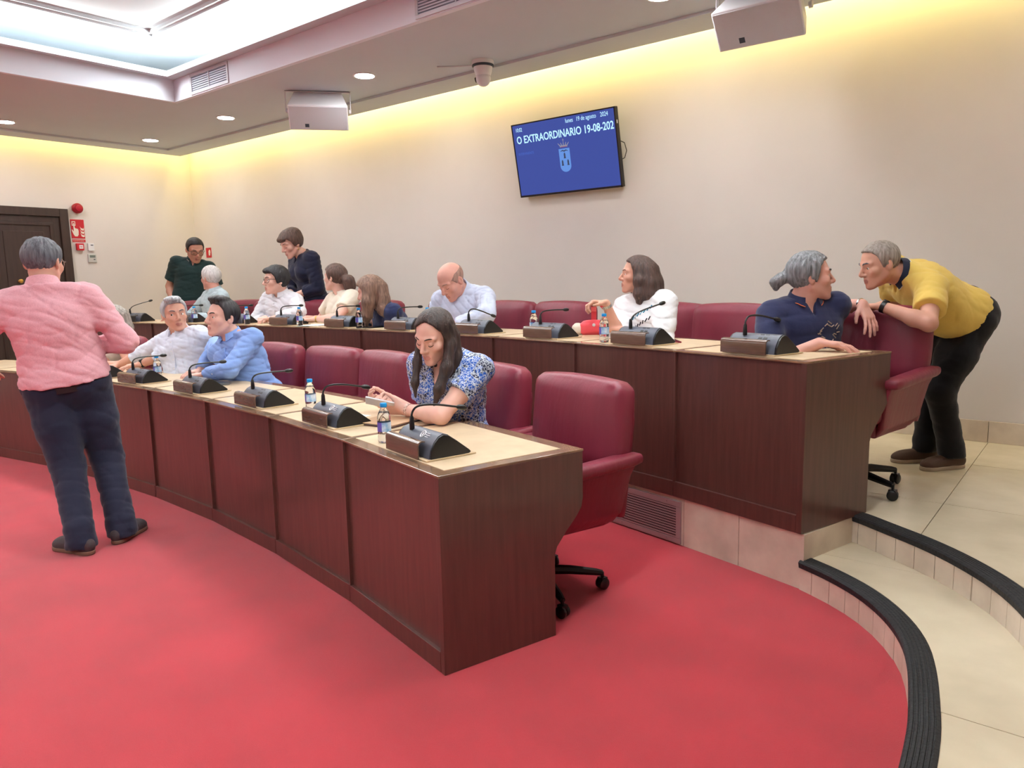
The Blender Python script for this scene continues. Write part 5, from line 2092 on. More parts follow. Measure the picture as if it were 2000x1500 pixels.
def floral_material():
    m = bpy.data.materials.new('blouse_floral')
    m.use_nodes = True
    nt = m.node_tree
    b = nt.nodes['Principled BSDF']
    b.inputs['Roughness'].default_value = 0.7
    tc = nt.nodes.new('ShaderNodeTexCoord')
    n1 = nt.nodes.new('ShaderNodeTexNoise')
    n1.inputs['Scale'].default_value = 11
    n1.inputs['Detail'].default_value = 2
    n1.inputs['Distortion'].default_value = 1.5
    n2 = nt.nodes.new('ShaderNodeTexNoise')
    n2.inputs['Scale'].default_value = 48
    n2.inputs['Detail'].default_value = 3
    n2.inputs['Distortion'].default_value = 2.2
    v = nt.nodes.new('ShaderNodeTexVoronoi')
    v.feature = 'DISTANCE_TO_EDGE'
    v.inputs['Scale'].default_value = 62
    for n in (n1, n2, v):
        nt.links.new(tc.outputs['Object'], n.inputs['Vector'])
    r1 = nt.nodes.new('ShaderNodeValToRGB')
    r1.color_ramp.interpolation = 'CONSTANT'
    r1.color_ramp.elements[0].color = lin((24, 32, 60))
    r1.color_ramp.elements[1].position = 0.46
    r1.color_ramp.elements[1].color = lin((34, 88, 176))
    r2 = nt.nodes.new('ShaderNodeValToRGB')
    r2.color_ramp.interpolation = 'CONSTANT'
    r2.color_ramp.elements[0].color = (0, 0, 0, 1)
    r2.color_ramp.elements[1].position = 0.57
    r2.color_ramp.elements[1].color = (1, 1, 1, 1)
    r3 = nt.nodes.new('ShaderNodeValToRGB')
    r3.color_ramp.interpolation = 'CONSTANT'
    r3.color_ramp.elements[0].color = (1, 1, 1, 1)
    r3.color_ramp.elements[1].position = 0.055
    r3.color_ramp.elements[1].color = (0, 0, 0, 1)
    nt.links.new(n1.outputs['Fac'], r1.inputs['Fac'])
    nt.links.new(n2.outputs['Fac'], r2.inputs['Fac'])
    nt.links.new(v.outputs['Distance'], r3.inputs['Fac'])
    mx = nt.nodes.new('ShaderNodeMath')
    mx.operation = 'MAXIMUM'
    ml = nt.nodes.new('ShaderNodeMath')
    ml.operation = 'MULTIPLY'
    ml.inputs[1].default_value = 0.8
    nt.links.new(r3.outputs[0], ml.inputs[0])
    nt.links.new(r2.outputs[0], mx.inputs[0])
    nt.links.new(ml.outputs[0], mx.inputs[1])
    mix = nt.nodes.new('ShaderNodeMix')
    mix.data_type = 'RGBA'
    nt.links.new(mx.outputs[0], mix.inputs[0])
    nt.links.new(r1.outputs[0], mix.inputs[6])
    mix.inputs[7].default_value = lin((206, 214, 222))
    nt.links.new(mix.outputs[2], b.inputs['Base Color'])
    return m


M_FLORAL = floral_material()
H_GREY = hairmat('hair_dark_grey', (74, 76, 82), (104, 106, 112))
H_SILVER = hairmat('hair_silver', (150, 152, 154), (186, 188, 190))
H_WHITE = hairmat('hair_white', (198, 194, 192), (222, 218, 216))
H_BLACK = hairmat('hair_black', (26, 25, 28), (44, 42, 46))
H_DKBR = hairmat('hair_dark_brown', (40, 29, 26), (60, 44, 39))
H_MIDBR = hairmat('hair_mid_brown', (58, 42, 38), (84, 62, 55))
H_BR = hairmat('hair_brown', (70, 51, 44), (96, 71, 61))
H_LTBR = hairmat('hair_light_brown', (104, 78, 64), (142, 110, 92))
H_ASH = hairmat('hair_ash', (112, 104, 96), (168, 158, 148))
H_GREYM = hairmat('hair_mid_grey', (94, 95, 98), (140, 142, 146))
H_GREYB = hairmat('hair_grey_brown', (124, 112, 104), (160, 150, 142))
H_STUB = hairmat('hair_stubble', (150, 116, 104), (170, 134, 120))


def seat_point(row, px, R):
    zf = ZF if row == 0 else ZP
    z = zf + 0.575
    a = solve_angle(px, R, z)
    return pos(R, a, z), zf


def pt(row, px, R, dz=0.03):
    z = (DZF if row == 0 else DZB) + dz
    return pos(R, solve_angle(px, R, z), z)


def ony(px, py, y):
    d = ray(px, py)
    return CAM + d * (y / d[1])


def el(row, px, R, dz=0.07):
    return pt(row, px, R, dz)


def pdir(at, right=0.0, toward=0.0, up=0.0):
    c = unit((CAM - at) * np.array([1, 1, 0]))
    r = np.array([-c[1], c[0], 0])
    if r @ CR < 0:
        r = -r
    return unit(r * right + c * toward + np.array([0, 0, up]))


UP = np.array([0, 0, 1.0])
DOWN = -UP

# ---- 1 man in the pink shirt, standing with his back to the camera
P = np.array([-4.87, 1.745, 0.925])
p = Person('man standing in a pink shirt and navy trousers, back turned to the camera', P, 0.0, 176, s=1.13, girth=1.12, head_px=(84, 500),
           lean=6, head=(150, -6, 0), skin='tan', vox=0.0068, hs=1.04, belly=0.04)
RW = p.shoulder(1) + p.f * 0.24 - p.r * 0.02 + DOWN * 0.34
p.arm(1, RW, pole=p.r * 1.0 - p.f * 0.6 + DOWN * 0.45, d=p.f * 1.0 - p.r * 0.5, n=DOWN, curl=0.5)
LW = p.shoulder(-1) + p.f * 0.26 - p.r * 0.16 + DOWN * 0.40
p.arm(-1, LW, pole=-p.r * 1.0 - p.f * 0.6 + DOWN * 0.3, d=p.f * 1.0 + DOWN * 0.3, n=DOWN, curl=0.3)
p.stand(onz(238, 1028, 0.085), onz(158, 1052, 0.085))
p.body()
p.eyes(browm=H_GREY)
p.hair(H_GREY, th=0.010, front=0.088, temple=0.045, side=-0.008, nape=-0.066, groove=0.003)
p.top('shirt', M_PINK, e=0.020, hem=0.028, sleeve='long', sleeve_t=0.55, wr=(11, 0.0062, 14, (0.3, 0.3, 1.6)), vox=0.0075, loose=0.032, fat=1.12)
p.collar(M_PINK, height=0.042)
MB().tube([p.P + p.t * z - p.f * yy - p.base for z, yy in ((0.44, 0.146), (0.36, 0.152), (0.28, 0.149), (0.2, 0.146))], 0.004, 6).build('box_pleat', M_PINK, p.shirt, smooth=True)
p.trousers(M_TROUSN, e=0.016, waist=0.03, wr=(5, 0.005, 15), fat=1.1, vox=0.010)
p.belt(M_BELT, 0.008)
p.shoe(1, 30, M_SHOED, M_SOLED)
p.shoe(-1, -38, M_SHOED, M_SOLED)
p.glasses(M_STEEL)

# ---- 2 long-haired woman in the grey tank top
P, zf = seat_point(0, 252, 13.50)
p = Person('woman with long grey-brown hair and grey tank top, half hidden by the man in pink', P, zf, -85, s=0.97, girth=0.98, female=True, head_px=(220, 616), lean=20,
           head=(-118, -12, 0), skin='tan', vox=0.0068, hs=1.06)
p.arm(-1, pt(0, 190, 13.15, 0.05), d=pdir(P, -1, 0.2), curl=0.4)
p.arm(1, pt(0, 180, 13.2, 0.05), d=pdir(P, -1, -0.2), curl=0.4)
p.sit()
p.body()
p.hair(H_ASH, th=0.018, side=-0.05, nape=-0.1, locks=[[(-0.06, -0.03, 0.02, 0.045), (-0.075, -0.05, -0.08, 0.045), (-0.08, -0.07, -0.19, 0.04), (-0.085, -0.09, -0.27, 0.018)],
       [(0.06, -0.03, 0.02, 0.045), (0.07, -0.06, -0.08, 0.045), (0.06, -0.08, -0.2, 0.036), (0.06, -0.09, -0.26, 0.015)],
       [(0, -0.09, 0.03, 0.06), (0, -0.11, -0.08, 0.06), (-0.02, -0.11, -0.2, 0.05), (-0.03, -0.11, -0.29, 0.02)],
       [(-0.07, 0.03, 0.03, 0.025), (-0.078, 0.03, -0.06, 0.022), (-0.085, 0.0, -0.16, 0.02)]])
p.top('tank_top', M_GREYT, e=0.010, hem=-0.05, sleeve=None, armhole=True, neck_cut=-0.03, wr=(21, 0.004, 18))
p.trousers(M_TROUSN)

# ---- 3 grey-haired man in the white shirt
P, zf = seat_point(0, 386, 13.47)
p = Person('grey-haired man in a pale white-blue shirt, seated in front row, turning his eyes aside', P, zf, -38, s=1.08, girth=1.14, head_px=(341, 612), lean=22,
           head=(12, 0, -4), skin='tan', vox=0.0052, hs=1.08, belly=0.05)
p.arm(1, pt(0, 230, 13.22, 0.035), elbow=el(0, 256, 13.36), d=pdir(P, -0.8, 0.35, -0.1), n=DOWN, curl=0.35)
p.arm(-1, pt(0, 262, 13.16, 0.04), elbow=el(0, 400, 13.16), d=pdir(P, -1, 0.1, -0.08), n=DOWN, curl=0.35)
p.sit()
p.body()
p.eyes((0.55, 1, 0.0), browm=H_GREY)
p.hair(H_SILVER, th=0.013, front=0.086, temple=0.052, side=-0.02, tops=[((0.01, 0.045, 0.108), (0.058, 0.045, 0.024))], groove=0.0022)
p.top('shirt', M_WSHIRT, e=0.016, hem=-0.06, sleeve='long', sleeve_t=0.42, wr=(31, 0.0068, 17), vox=0.008, fat=1.12)
p.collar(M_WSHIRT, height=0.036)
p.placket(M_WSHIRT, M_WHITE)
p.trousers(M_TROUSN)
p.ringband('wristwatch', -1, 0.93, 0.029, 0.004, M_BLACK, 0.012, dial=(M_BLACK, -0.4))

# ---- 4 dark-haired man in the light blue shirt
P, zf = seat_point(0, 512, 13.47)
p = Person('dark-haired man in a light blue shirt, seated in front row, in profile', P, zf, -46, s=1.10, girth=1.06, head_px=(424, 604), lean=22,
           head=(-62, 4, 0), skin='fair', vox=0.005, hs=1.08)
p.arm(1, pt(0, 392, 13.28, 0.045), elbow=el(0, 386, 13.4), d=pdir(P, -0.9, 0.5, -0.08), n=DOWN, curl=0.5)
p.arm(-1, pt(0, 402, 13.13, 0.055), elbow=el(0, 500, 13.12), d=pdir(P, -1, -0.1, -0.05), n=DOWN, curl=0.55)
p.sit()
p.body()
p.eyes((0.0, 1, 0.15), browm=H_BLACK)
p.hair(H_BLACK, th=0.011, front=0.092, temple=0.058, side=-0.02, nape=-0.062, tops=[((0, 0.02, 0.116), (0.052, 0.066, 0.026))], groove=0.0025)
p.top('shirt', M_BSHIRT, e=0.015, hem=-0.06, sleeve='long', sleeve_t=0.95, wr=(41, 0.0068, 17), vox=0.0075, fat=1.06)
p.collar(M_BSHIRT, height=0.040)
p.placket(M_BSHIRT, M_WHITE)
p.trousers(M_TROUSN)
p.ringband('wristwatch', -1, 0.97, 0.033, 0.004, M_BLACK, 0.012, dial=(M_BLACK, -0.3))

# ---- 5 man in the dark green polo, standing near the corner
a_ = solve_angle(368, 15.78, 1.25)
P = pos(15.78, a_, ZP + 0.98)
p = Person('man standing in a dark green polo shirt and glasses, near the room corner', P, ZP, -4, s=1.11, girth=1.08, head_px=(382, 483), lean=8,
           head=(16, -24, 0), skin='tan', vox=0.0074, hs=1.16)
p.arm(1, p.shoulder(1) + DOWN * 0.53 + p.r * 0.07 + p.f * 0.08, pole=-p.f + p.r * 0.5, d=DOWN + p.f * 0.3, n=-p.r, curl=0.3)
p.arm(-1, p.shoulder(-1) + DOWN * 0.50 - p.r * 0.05 + p.f * 0.15, pole=-p.f - p.r * 0.6, d=DOWN + p.f * 0.4, n=p.r, curl=0.3)
g_ = np.array([P[0], P[1], ZP + 0.085])
p.stand(g_ + p.r0 * 0.12, g_ - p.r0 * 0.12)
p.body()
p.eyes(browm=H_BLACK, lids=True)
p.hair(H_BLACK, th=0.010, front=0.084, temple=0.052, side=-0.012)
p.top('polo_shirt', M_GREEN, e=0.016, hem=-0.06, sleeve='short', sleeve_t=0.72, wr=(51, 0.004, 14), loose=0.012, fat=1.15, vneck=0.085)
p.collar(M_GREEN, height=0.034, opening=0.55, trim=(M_STRW, (0.0, 0.25)))
p.trousers(M_TROUSN)
p.shoe(1, 8, M_SHOED, M_SOLED)
p.shoe(-1, -8, M_SHOED, M_SOLED)
p.glasses(M_BLACK, rx=0.027)

# ---- 6 white-haired man seated, seen from behind
P, zf = seat_point(1, 428, 15.20)
p = Person('white-haired man in a pale teal shirt, seated with his back towards the camera', P, zf, -70, s=1.11, girth=1.06, head_px=(411, 537), lean=10,
           head=(-142, 2, 0), skin='red', vox=0.0074, hs=1.08)
p.arm(-1, pt(1, 372, 14.80, 0.05), pole=-p.r * 0.7 + DOWN * 0.6, d=pdir(P, -1, 0.1), n=DOWN, curl=0.3)
p.arm(1, pt(1, 352, 14.9, 0.05), pole=p.r * 0.8 + DOWN * 0.6, d=pdir(P, -1, 0.1), n=DOWN, curl=0.3)
p.sit()
p.body()
p.eyes(browm=H_WHITE)
p.hair(H_WHITE, th=0.012, side=-0.02, nape=-0.066, front=0.084)
p.top('shirt', M_TEAL, e=0.017, hem=-0.06, sleeve='long', sleeve_t=0.7, wr=(61, 0.0065, 16), fat=1.15)
p.collar(M_TEAL, height=0.034)
p.trousers(M_TROUSB)
p.glasses(M_BLACK)

# ---- 7 man with glasses in the white shirt
P, zf = seat_point(1, 567, 15.16)
p = Person('dark-haired man with glasses in a white shirt, seated with clasped hands in back row', P, zf, -44, s=1.07, girth=1.16, head_px=(538, 548), lean=18,
           head=(-72, 0, 0), skin='fair', vox=0.0068, hs=1.16, belly=0.04)
p.arm(1, pt(1, 518, 14.86, 0.045), elbow=el(1, 492, 15.05), d=pdir(P, -0.3, 0.8), n=DOWN, curl=0.8)
p.arm(-1, pt(1, 534, 14.74, 0.05), elbow=el(1, 604, 14.86), d=pdir(P, -1, -0.1), n=DOWN, curl=0.7)
p.sit()
p.body()
p.eyes(browm=H_BLACK)
p.hair(H_BLACK, th=0.021, front=0.070, temple=0.036, side=-0.024, nape=-0.085, tops=[((0.01, 0.062, 0.082), (0.06, 0.035, 0.024))], groove=0.0022)
p.top('shirt', M_WHITE2, e=0.018, hem=-0.06, sleeve='long', sleeve_t=0.85, wr=(71, 0.0068, 16), fat=1.15)
p.collar(M_WHITE2, height=0.036)
p.placket(M_WHITE2, M_WHITE)
p.trousers(M_TROUSN)
p.glasses(M_BLACK)

# ---- 8 standing woman with short brown hair, navy dress
a_ = solve_angle(616, 15.72, 1.2)
P = pos(15.72, a_, ZP + 0.98)
p = Person('woman standing in a navy dress with short brown hair, bowing her head', P, ZP, -62, s=1.12, girth=1.0, female=True, head_px=(568, 474), lean=22,
           head=(-62, -24, 0), skin='fair', vox=0.0068, hs=1.13, neck=0.35)
p.arm(-1, p.P + p.f0 * 0.26 + UP * 0.10 - p.r0 * 0.02, pole=-p.r * 0.8 - p.f * 0.8 + DOWN * 0.3, d=p.f + p.r * 0.5, n=p.r, curl=0.6)
p.arm(1, p.P + p.f0 * 0.30 + UP * 0.12 + p.r0 * 0.06, pole=p.r * 0.8 - p.f * 0.6 + DOWN * 0.3, d=p.f - p.r * 0.5, n=-p.r, curl=0.6)
g_ = np.array([P[0], P[1], ZP + 0.085])
p.stand(g_ + p.r0 * 0.10, g_ - p.r0 * 0.10)
p.lids = True
p.body()
p.eyes(browm=H_BR, lids=True)
p.hair(H_BR, th=0.022, front=0.070, temple=0.034, side=-0.02, nape=-0.060, tops=[((0.01, 0.068, 0.066), (0.062, 0.028, 0.026)), ((0, -0.05, 0.07), (0.085, 0.075, 0.06))], groove=0.0022)
p.top('dress_bodice', M_NAVYD, e=0.018, hem=-0.12, sleeve='long', sleeve_t=0.6, wr=(81, 0.0045, 15), fat=1.25, vneck=0.10, loose=0.01)
p.trousers(M_NAVYD, e=0.03, name='dress_skirt', fat=1.2)
p.shoe(1, 6, M_SHOED, M_SOLED)
p.shoe(-1, -6, M_SHOED, M_SOLED)
p.earring(-1, M_GOLD, 0.008)

# ---- 9 woman with the bun, cream top
P, zf = seat_point(1, 688, 15.16)
p = Person('woman in a cream top with brown hair tied in a curly bun, face turned away', P, zf, -58, s=1.06, girth=0.98, female=True, head_px=(653, 538), lean=14,
           head=(-128, 4, 0), skin='fair', vox=0.0068, hs=1.08)
p.arm(-1, pt(1, 616, 14.78, 0.05), elbow=el(1, 694, 14.9, 0.1), d=pdir(P, -1, 0.1), n=DOWN, curl=0.2)
p.arm(1, pt(1, 600, 14.9, 0.05), pole=p.r * 0.8 + DOWN * 0.6, d=pdir(P, -1, 0.2), n=DOWN, curl=0.2)
p.sit()
p.body()
p.hair(H_BR, th=0.013, side=-0.03, nape=-0.062, locks=[[(0.0, -0.09, 0.0, 0.035), (0.0, -0.145, -0.03, 0.05), (0.01, -0.15, -0.075, 0.050), (0.0, -0.145, -0.115, 0.028)]], groove=0.0025)
p.top('top', M_CREAM, e=0.012, hem=-0.06, sleeve='short', sleeve_t=0.55, wr=(91, 0.004, 16), fat=1.2)
p.trousers(M_TROUSN)
p.ringband('bracelet', -1, 0.9, 0.029, 0.004, M_GOLD, 0.010)

# ---- 10 woman with long light brown hair, navy top
P, zf = seat_point(1, 806, 15.10)
p = Person('woman in a navy top with long light brown hair, leaning far to the side', P, zf, -62, s=1.04, girth=1.02, female=True, head_px=(722, 570), lean=34,
           head=(-112, -14, 0), skin='fair', vox=0.0068, hs=1.10)
p.arm(-1, pt(1, 728, 14.80, 0.05), elbow=el(1, 800, 14.86, -0.10), d=pdir(P, -1, 0.1), n=DOWN, curl=0.3)
p.arm(1, pt(1, 700, 14.95, 0.05), pole=p.r * 0.8 + DOWN * 0.6, d=pdir(P, -1, 0.1), n=DOWN, curl=0.3)
p.sit()
p.body()
p.hair(H_LTBR, th=0.019, side=-0.05, nape=-0.09, locks=[[(-0.055, -0.02, 0.03, 0.05), (-0.075, -0.015, -0.08, 0.05), (-0.075, 0.0, -0.18, 0.042), (-0.07, 0.01, -0.25, 0.016)],
       [(0.0, -0.09, 0.03, 0.06), (-0.01, -0.11, -0.06, 0.055), (-0.04, -0.12, -0.14, 0.045), (-0.06, -0.15, -0.19, 0.02)],
       [(0.06, -0.03, 0.03, 0.045), (0.07, -0.03, -0.08, 0.045), (0.065, -0.02, -0.2, 0.03)]])
p.top('top', M_NAVYT, e=0.014, hem=-0.06, sleeve='short', sleeve_t=0.8, wr=(101, 0.004, 16), fat=1.2)
p.trousers(M_TROUSN)
p.ringband('wristwatch', -1, 0.92, 0.029, 0.004, M_STEEL, 0.008, dial=(M_STEEL, -0.6))

# ---- 11 bald man in the pale blue shirt
P, zf = seat_point(1, 925, 15.14)
p = Person('bald man in a pale blue shirt looking down, seated in the back row', P, zf, -22, s=1.12, girth=1.14, head_px=(881, 549), lean=24,
           head=(-50, -36, 0), skin='red', vox=0.0052, hs=1.12, belly=0.05, neck=0.5)
p.arm(1, pt(1, 872, 14.86, 0.05), elbow=el(1, 828, 15.0, 0.1), d=pdir(P, 0.5, 0.6, 0.0), n=DOWN, curl=0.5)
p.arm(-1, pt(1, 888, 14.74, 0.04), elbow=el(1, 982, 14.85, 0.1), d=pdir(P, -1, -0.1), n=DOWN, curl=0.4)
p.sit()
p.lids = True
p.body()
p.eyes(browm=H_STUB, lids=True)
p.hair(H_STUB, style='bald', th=0.0045, side=-0.02, nape=-0.065, groove=0.0002)
p.top('shirt', M_BALDS, e=0.018, hem=-0.06, sleeve='long', sleeve_t=0.9, wr=(111, 0.0068, 16), vox=0.008, fat=1.15)
p.collar(M_BALDS, height=0.044)
p.trousers(M_TROUSN)

# ---- 12 woman in the blue floral blouse
P, zf = seat_point(0, 900, 13.47)
p = Person('woman in a blue floral blouse with long dark hair, looking at her phone', P, zf, -34, s=1.06, girth=1.12, female=True, head_px=(848, 656), lean=16,
           head=(-38, -24, 6), skin='fair', vox=0.0042, hs=1.05, neck=0.25)
LWp = onz(792, 800, DZF + 0.055)
RWp = onz(768, 782, DZF + 0.06)
p.arm(-1, LWp, elbow=onz(918, 822, DZF + 0.05), d=pdir(P, -1.0, -0.25, 0.08), n=pdir(P, -0.2, -0.8, 0.6), curl=0.8, thumb=0.45)
p.arm(1, RWp, elbow=onz(816, 800, DZF + 0.02), d=pdir(P, -0.9, 0.45, 0.04), n=pdir(P, 0.2, 0.7, 0.7), curl=0.85, thumb=0.4)
p.sit()
p.lids = True
p.body()
p.eyes(browm=H_DKBR, lids=True)
p.hair(H_DKBR, th=0.011, front=0.070, temple=0.036, side=-0.03, nape=-0.1, arch=0.035, part_x=-0.012, arch_w=0.045, locks=[
       [(0.060, 0.010, 0.050, 0.020), (0.074, 0.014, -0.02, 0.017), (0.072, 0.040, -0.12, 0.019), (0.060, 0.075, -0.21, 0.016), (0.052, 0.085, -0.27, 0.006)],
       [(-0.060, -0.012, 0.050, 0.024), (-0.078, -0.016, -0.04, 0.024), (-0.082, 0.02, -0.14, 0.027), (-0.068, 0.062, -0.23, 0.023), (-0.05, 0.080, -0.31, 0.007)],
       [(0.03, -0.075, 0.0, 0.050), (0.03, -0.085, -0.1, 0.045), (0.03, -0.095, -0.2, 0.042), (0.03, -0.105, -0.27, 0.018)],
       [(-0.045, -0.06, 0.0, 0.045), (-0.055, -0.066, -0.1, 0.042), (-0.062, -0.062, -0.2, 0.040), (-0.062, -0.07, -0.28, 0.016)]], vox=0.004, groove=0.0012)
p.top('blouse', M_FLORAL, e=0.013, hem=-0.08, sleeve='short', sleeve_t=0.52, wr=(121, 0.0035, 16), vox=0.007, fat=1.12, vneck=0.17, loose=0.012)
p.collar(M_FLORAL, height=0.028, opening=0.6, flare=0.002)
p.trousers(M_TROUSN)
p.ringband('bracelet', -1, 0.88, 0.031, 0.004, mat('bracelet_rose', (176, 110, 96), 0.4, var=0.3, vscale=120, rgb2=(230, 200, 180)), 0.010)
p.earring(-1, M_STEEL, 0.005, 0.03)
# the phone between her hands
c_ = onz(742, 787, DZF + 0.095)
ph = thing('white_phone', 'white phone held by the woman in the floral blouse', 'phone', c_, 0)
dx_ = pdir(c_, 1.0, 0.15, -0.25)
nz_ = pdir(c_, 0.35, -0.55, 0.75)
nz_ = unit(nz_ - dx_ * (nz_ @ dx_))
ny_ = np.cross(nz_, dx_)
ROT = np.stack([dx_, ny_, nz_], 1)
MB().box((0, 0, 0), (0.150, 0.074, 0.009), rot=ROT).build('phone_back', M_WHITE, ph, bevel=0.003)
MB().box(nz_ * 0.005, (0.142, 0.068, 0.001), rot=ROT).build('phone_screen', mat('screen_black', (10, 10, 12), 0.1), ph)

# ---- 13 woman in the white blouse
P, zf = seat_point(1, 1276, 15.14)
p = Person('woman in a white embroidered blouse with shoulder-length brown hair, holding a red strap', P, zf, -38, s=1.0, girth=1.0, female=True, head_px=(1243, 535), lean=4,
           head=(-84, 2, 0), skin='tan', vox=0.0048, hs=1.05)
RWp = pos(14.78, solve_angle(1184, 14.78, 1.325), 1.325)
p.arm(1, RWp, elbow=pos(15.0, solve_angle(1222, 15.0, 1.05), 1.05), d=pdir(P, -0.9, 0.3, 0.12), n=DOWN + pdir(P, -0.5, 0.3), curl=0.9)
p.arm(-1, pt(1, 1222, 14.86, 0.055), pole=-p.r * 0.8 + DOWN * 0.5 - p.f * 0.3, d=pdir(P, -0.8, -0.5, 0.05), n=DOWN, curl=0.4)
p.sit()
p.body()
p.eyes(browm=H_DKBR)
p.hair(H_MIDBR, th=0.012, front=0.088, temple=0.046, side=-0.03, nape=-0.1, locks=[
       [(-0.062, 0.0, 0.045, 0.032), (-0.086, -0.01, -0.04, 0.036), (-0.09, -0.012, -0.12, 0.038), (-0.088, -0.01, -0.165, 0.024)],
       [(0.062, 0.0, 0.045, 0.032), (0.086, -0.01, -0.04, 0.036), (0.088, -0.012, -0.12, 0.036), (0.086, -0.01, -0.165, 0.024)],
       [(0, -0.085, 0.02, 0.062), (0, -0.105, -0.06, 0.065), (-0.01, -0.115, -0.13, 0.06), (-0.01, -0.12, -0.165, 0.04)],
       [(-0.05, -0.06, 0.02, 0.05), (-0.065, -0.075, -0.06, 0.052), (-0.07, -0.08, -0.13, 0.05), (-0.07, -0.08, -0.165, 0.034)]], vox=0.0045)
p.top('blouse', M_BLOUSE, e=0.018, hem=-0.06, sleeve='long', sleeve_t=0.12, wr=(131, 0.0058, 14), vox=0.008, fat=1.35, loose=0.014)
p.trousers(M_TROUSB)
# embroidery across the chest: short coloured stitches lying on the cloth
for c0, col, n_ in (((0.02, 0.36), (28, 120, 150), 7), ((-0.03, 0.27), (30, 30, 40), 9), ((-0.04, 0.20), (150, 60, 70), 6)):
    b = MB()
    for i in range(n_):
        xx, zz = -0.13 + 0.022 * i, c0[1] + 0.010 * (n_ - i)
        q0, q1 = p.surf(zz, xx, off=0.001), p.surf(zz + 0.022, xx - 0.012, off=0.001)
        b.tube([q0 - p.base, q1 - p.base], 0.0038, 5)
    b.build('embroidery', mat('thread_%d' % n_, col, 0.7), p.shirt)['kind'] = 'stuff'
p.ringband('bracelet', -1, 0.85, 0.030, 0.006, M_BELT, 0.006)
p.ringband('wristwatch', 1, 0.93, 0.028, 0.004, M_STEEL, 0.009)
# red bag on the desk with its strap in her hand
bagp = pt(1, 1160, 14.98, 0.0025)
bag = thing('red_bag', 'small coral red bag with strap held up by the woman in white', 'bag', bagp)
M_CORAL = cloth('coral_fabric', (226, 84, 92))
rx_ = pdir(bagp, 1, 0, 0)
ty_ = pdir(bagp, 0, 1, 0)
v_, f_ = cushion((0, 0, 0.045), (0.19, 0.10, 0.095), 0.03, bulge=0.012)
v_ = v_[:, :1] * rx_ + v_[:, 1:2] * ty_ + v_[:, 2:3] * UP
MB().add(v_, f_).build('bag_body', M_CORAL, bag, smooth=True)
v_, f_ = cushion((-0.115, 0, 0.04), (0.07, 0.08, 0.075), 0.025, bulge=0.005)
v_ = v_[:, :1] * rx_ + v_[:, 1:2] * ty_ + v_[:, 2:3] * UP
MB().add(v_, f_).build('bag_lining', M_CREAM, bag, smooth=True)


def ribbon(name, pts, w, th_, m, parent, wdir):
    v, f = [], []
    for q in pts:
        for a, c in ((-1, -1), (1, -1), (1, 1), (-1, 1)):
            v.append(np.array(q) + np.array(wdir) * w / 2 * a + np.cross(wdir, UP) * th_ / 2 * c)
    for i in range(len(pts) - 1):
        f += [(i * 4 + k, i * 4 + (k + 1) % 4, (i + 1) * 4 + (k + 1) % 4, (i + 1) * 4 + k) for k in range(4)]
    f += [(0, 1, 2, 3), tuple((len(pts) - 1) * 4 + k for k in (3, 2, 1, 0))]
    return MB().add(v, f).build(name, m, parent, smooth=True)


hh_ = p.arms[1]['W'] + p.arms[1]['d'] * 0.085 - bagp
ribbon('strap', [rx_ * 0.0 + UP * 0.08, rx_ * 0.0 + UP * 0.16, hh_ + DOWN * 0.03, hh_ + UP * 0.012 + rx_ * 0.03, hh_ + rx_ * 0.06 + DOWN * 0.03, rx_ * 0.12 + UP * 0.14 + ty_ * 0.03, rx_ * 0.14 + UP * 0.06 + ty_ * 0.02], 0.036, 0.004, M_CORAL, bag, rx_)
MB().lathe([(0.012, 0), (0.010, 0.004)], rx_ * 0.0 + UP * 0.07 + ty_ * 0.06, 12, axis=tuple(ty_)).build('snap_button', M_WHITE, bag)

# ---- 14 man with the grey ponytail, navy polo
P, zf = seat_point(1, 1566, 15.10)
P[2] = ZP + 0.52
p = Person('man with a grey ponytail in a navy polo shirt, turned to the man in yellow', P, zf, 34, s=1.06, girth=1.12, head_px=(1584, 541), lean=12, nl=0.112,
           head=(104, 4, 0), skin='red', vox=0.0046, hs=1.04, belly=0.05)
LWp = ony(1684, 594, 4.50)
p.arm(-1, LWp, elbow=ony(1668, 600, 5.2), shrug=(0, 0, 0.03), d=pdir(P, 0.35, 0.5, -0.75), n=pdir(P, -0.6, -0.6, -0.5), curl=0.22, spread=0.3)
p.arm(1, pt(1, 1600, 14.88, 0.045), pole=p.r * 0.7 + DOWN * 0.5 - p.f * 0.2, d=pdir(P, 1, 0.15, -0.05), n=DOWN, curl=0.3)
p.sit(yaw=-36, reach=0.30, spread=0.03)
p.body()
p.eyes(browm=H_GREY)
p.hair(H_GREYM, th=0.015, front=0.084, temple=0.052, side=-0.028, nape=-0.07, locks=[[(0.0, -0.115, 0.0, 0.014), (0.0, -0.14, -0.005, 0.026), (0.0, -0.165, -0.025, 0.026), (0.0, -0.165, -0.05, 0.014)]], groove=0.0026, vox=0.0045)
MB().tube([p.HC + (p.yf * -0.122 + np.cross(p.yf, p.yr) * 0 + UP * (0.0 + 0.017 * math.sin(a)) + p.yr * 0.017 * math.cos(a)) * p.s - p.base for a in np.linspace(0, 6.28, 13)[:-1]], 0.004, 6, closed=True).build('hair_tie', M_BLACK, p.root, smooth=True)
p.top('polo_shirt', M_NAVYP, e=0.017, hem=-0.06, sleeve='short', sleeve_t=0.66, wr=(141, 0.0036, 13), vox=0.0075, fat=1.14, vneck=0.07, loose=0.01)
p.collar(M_NAVYP, height=0.036, opening=0.5, trim=(M_ORANGE, (0.05,)))
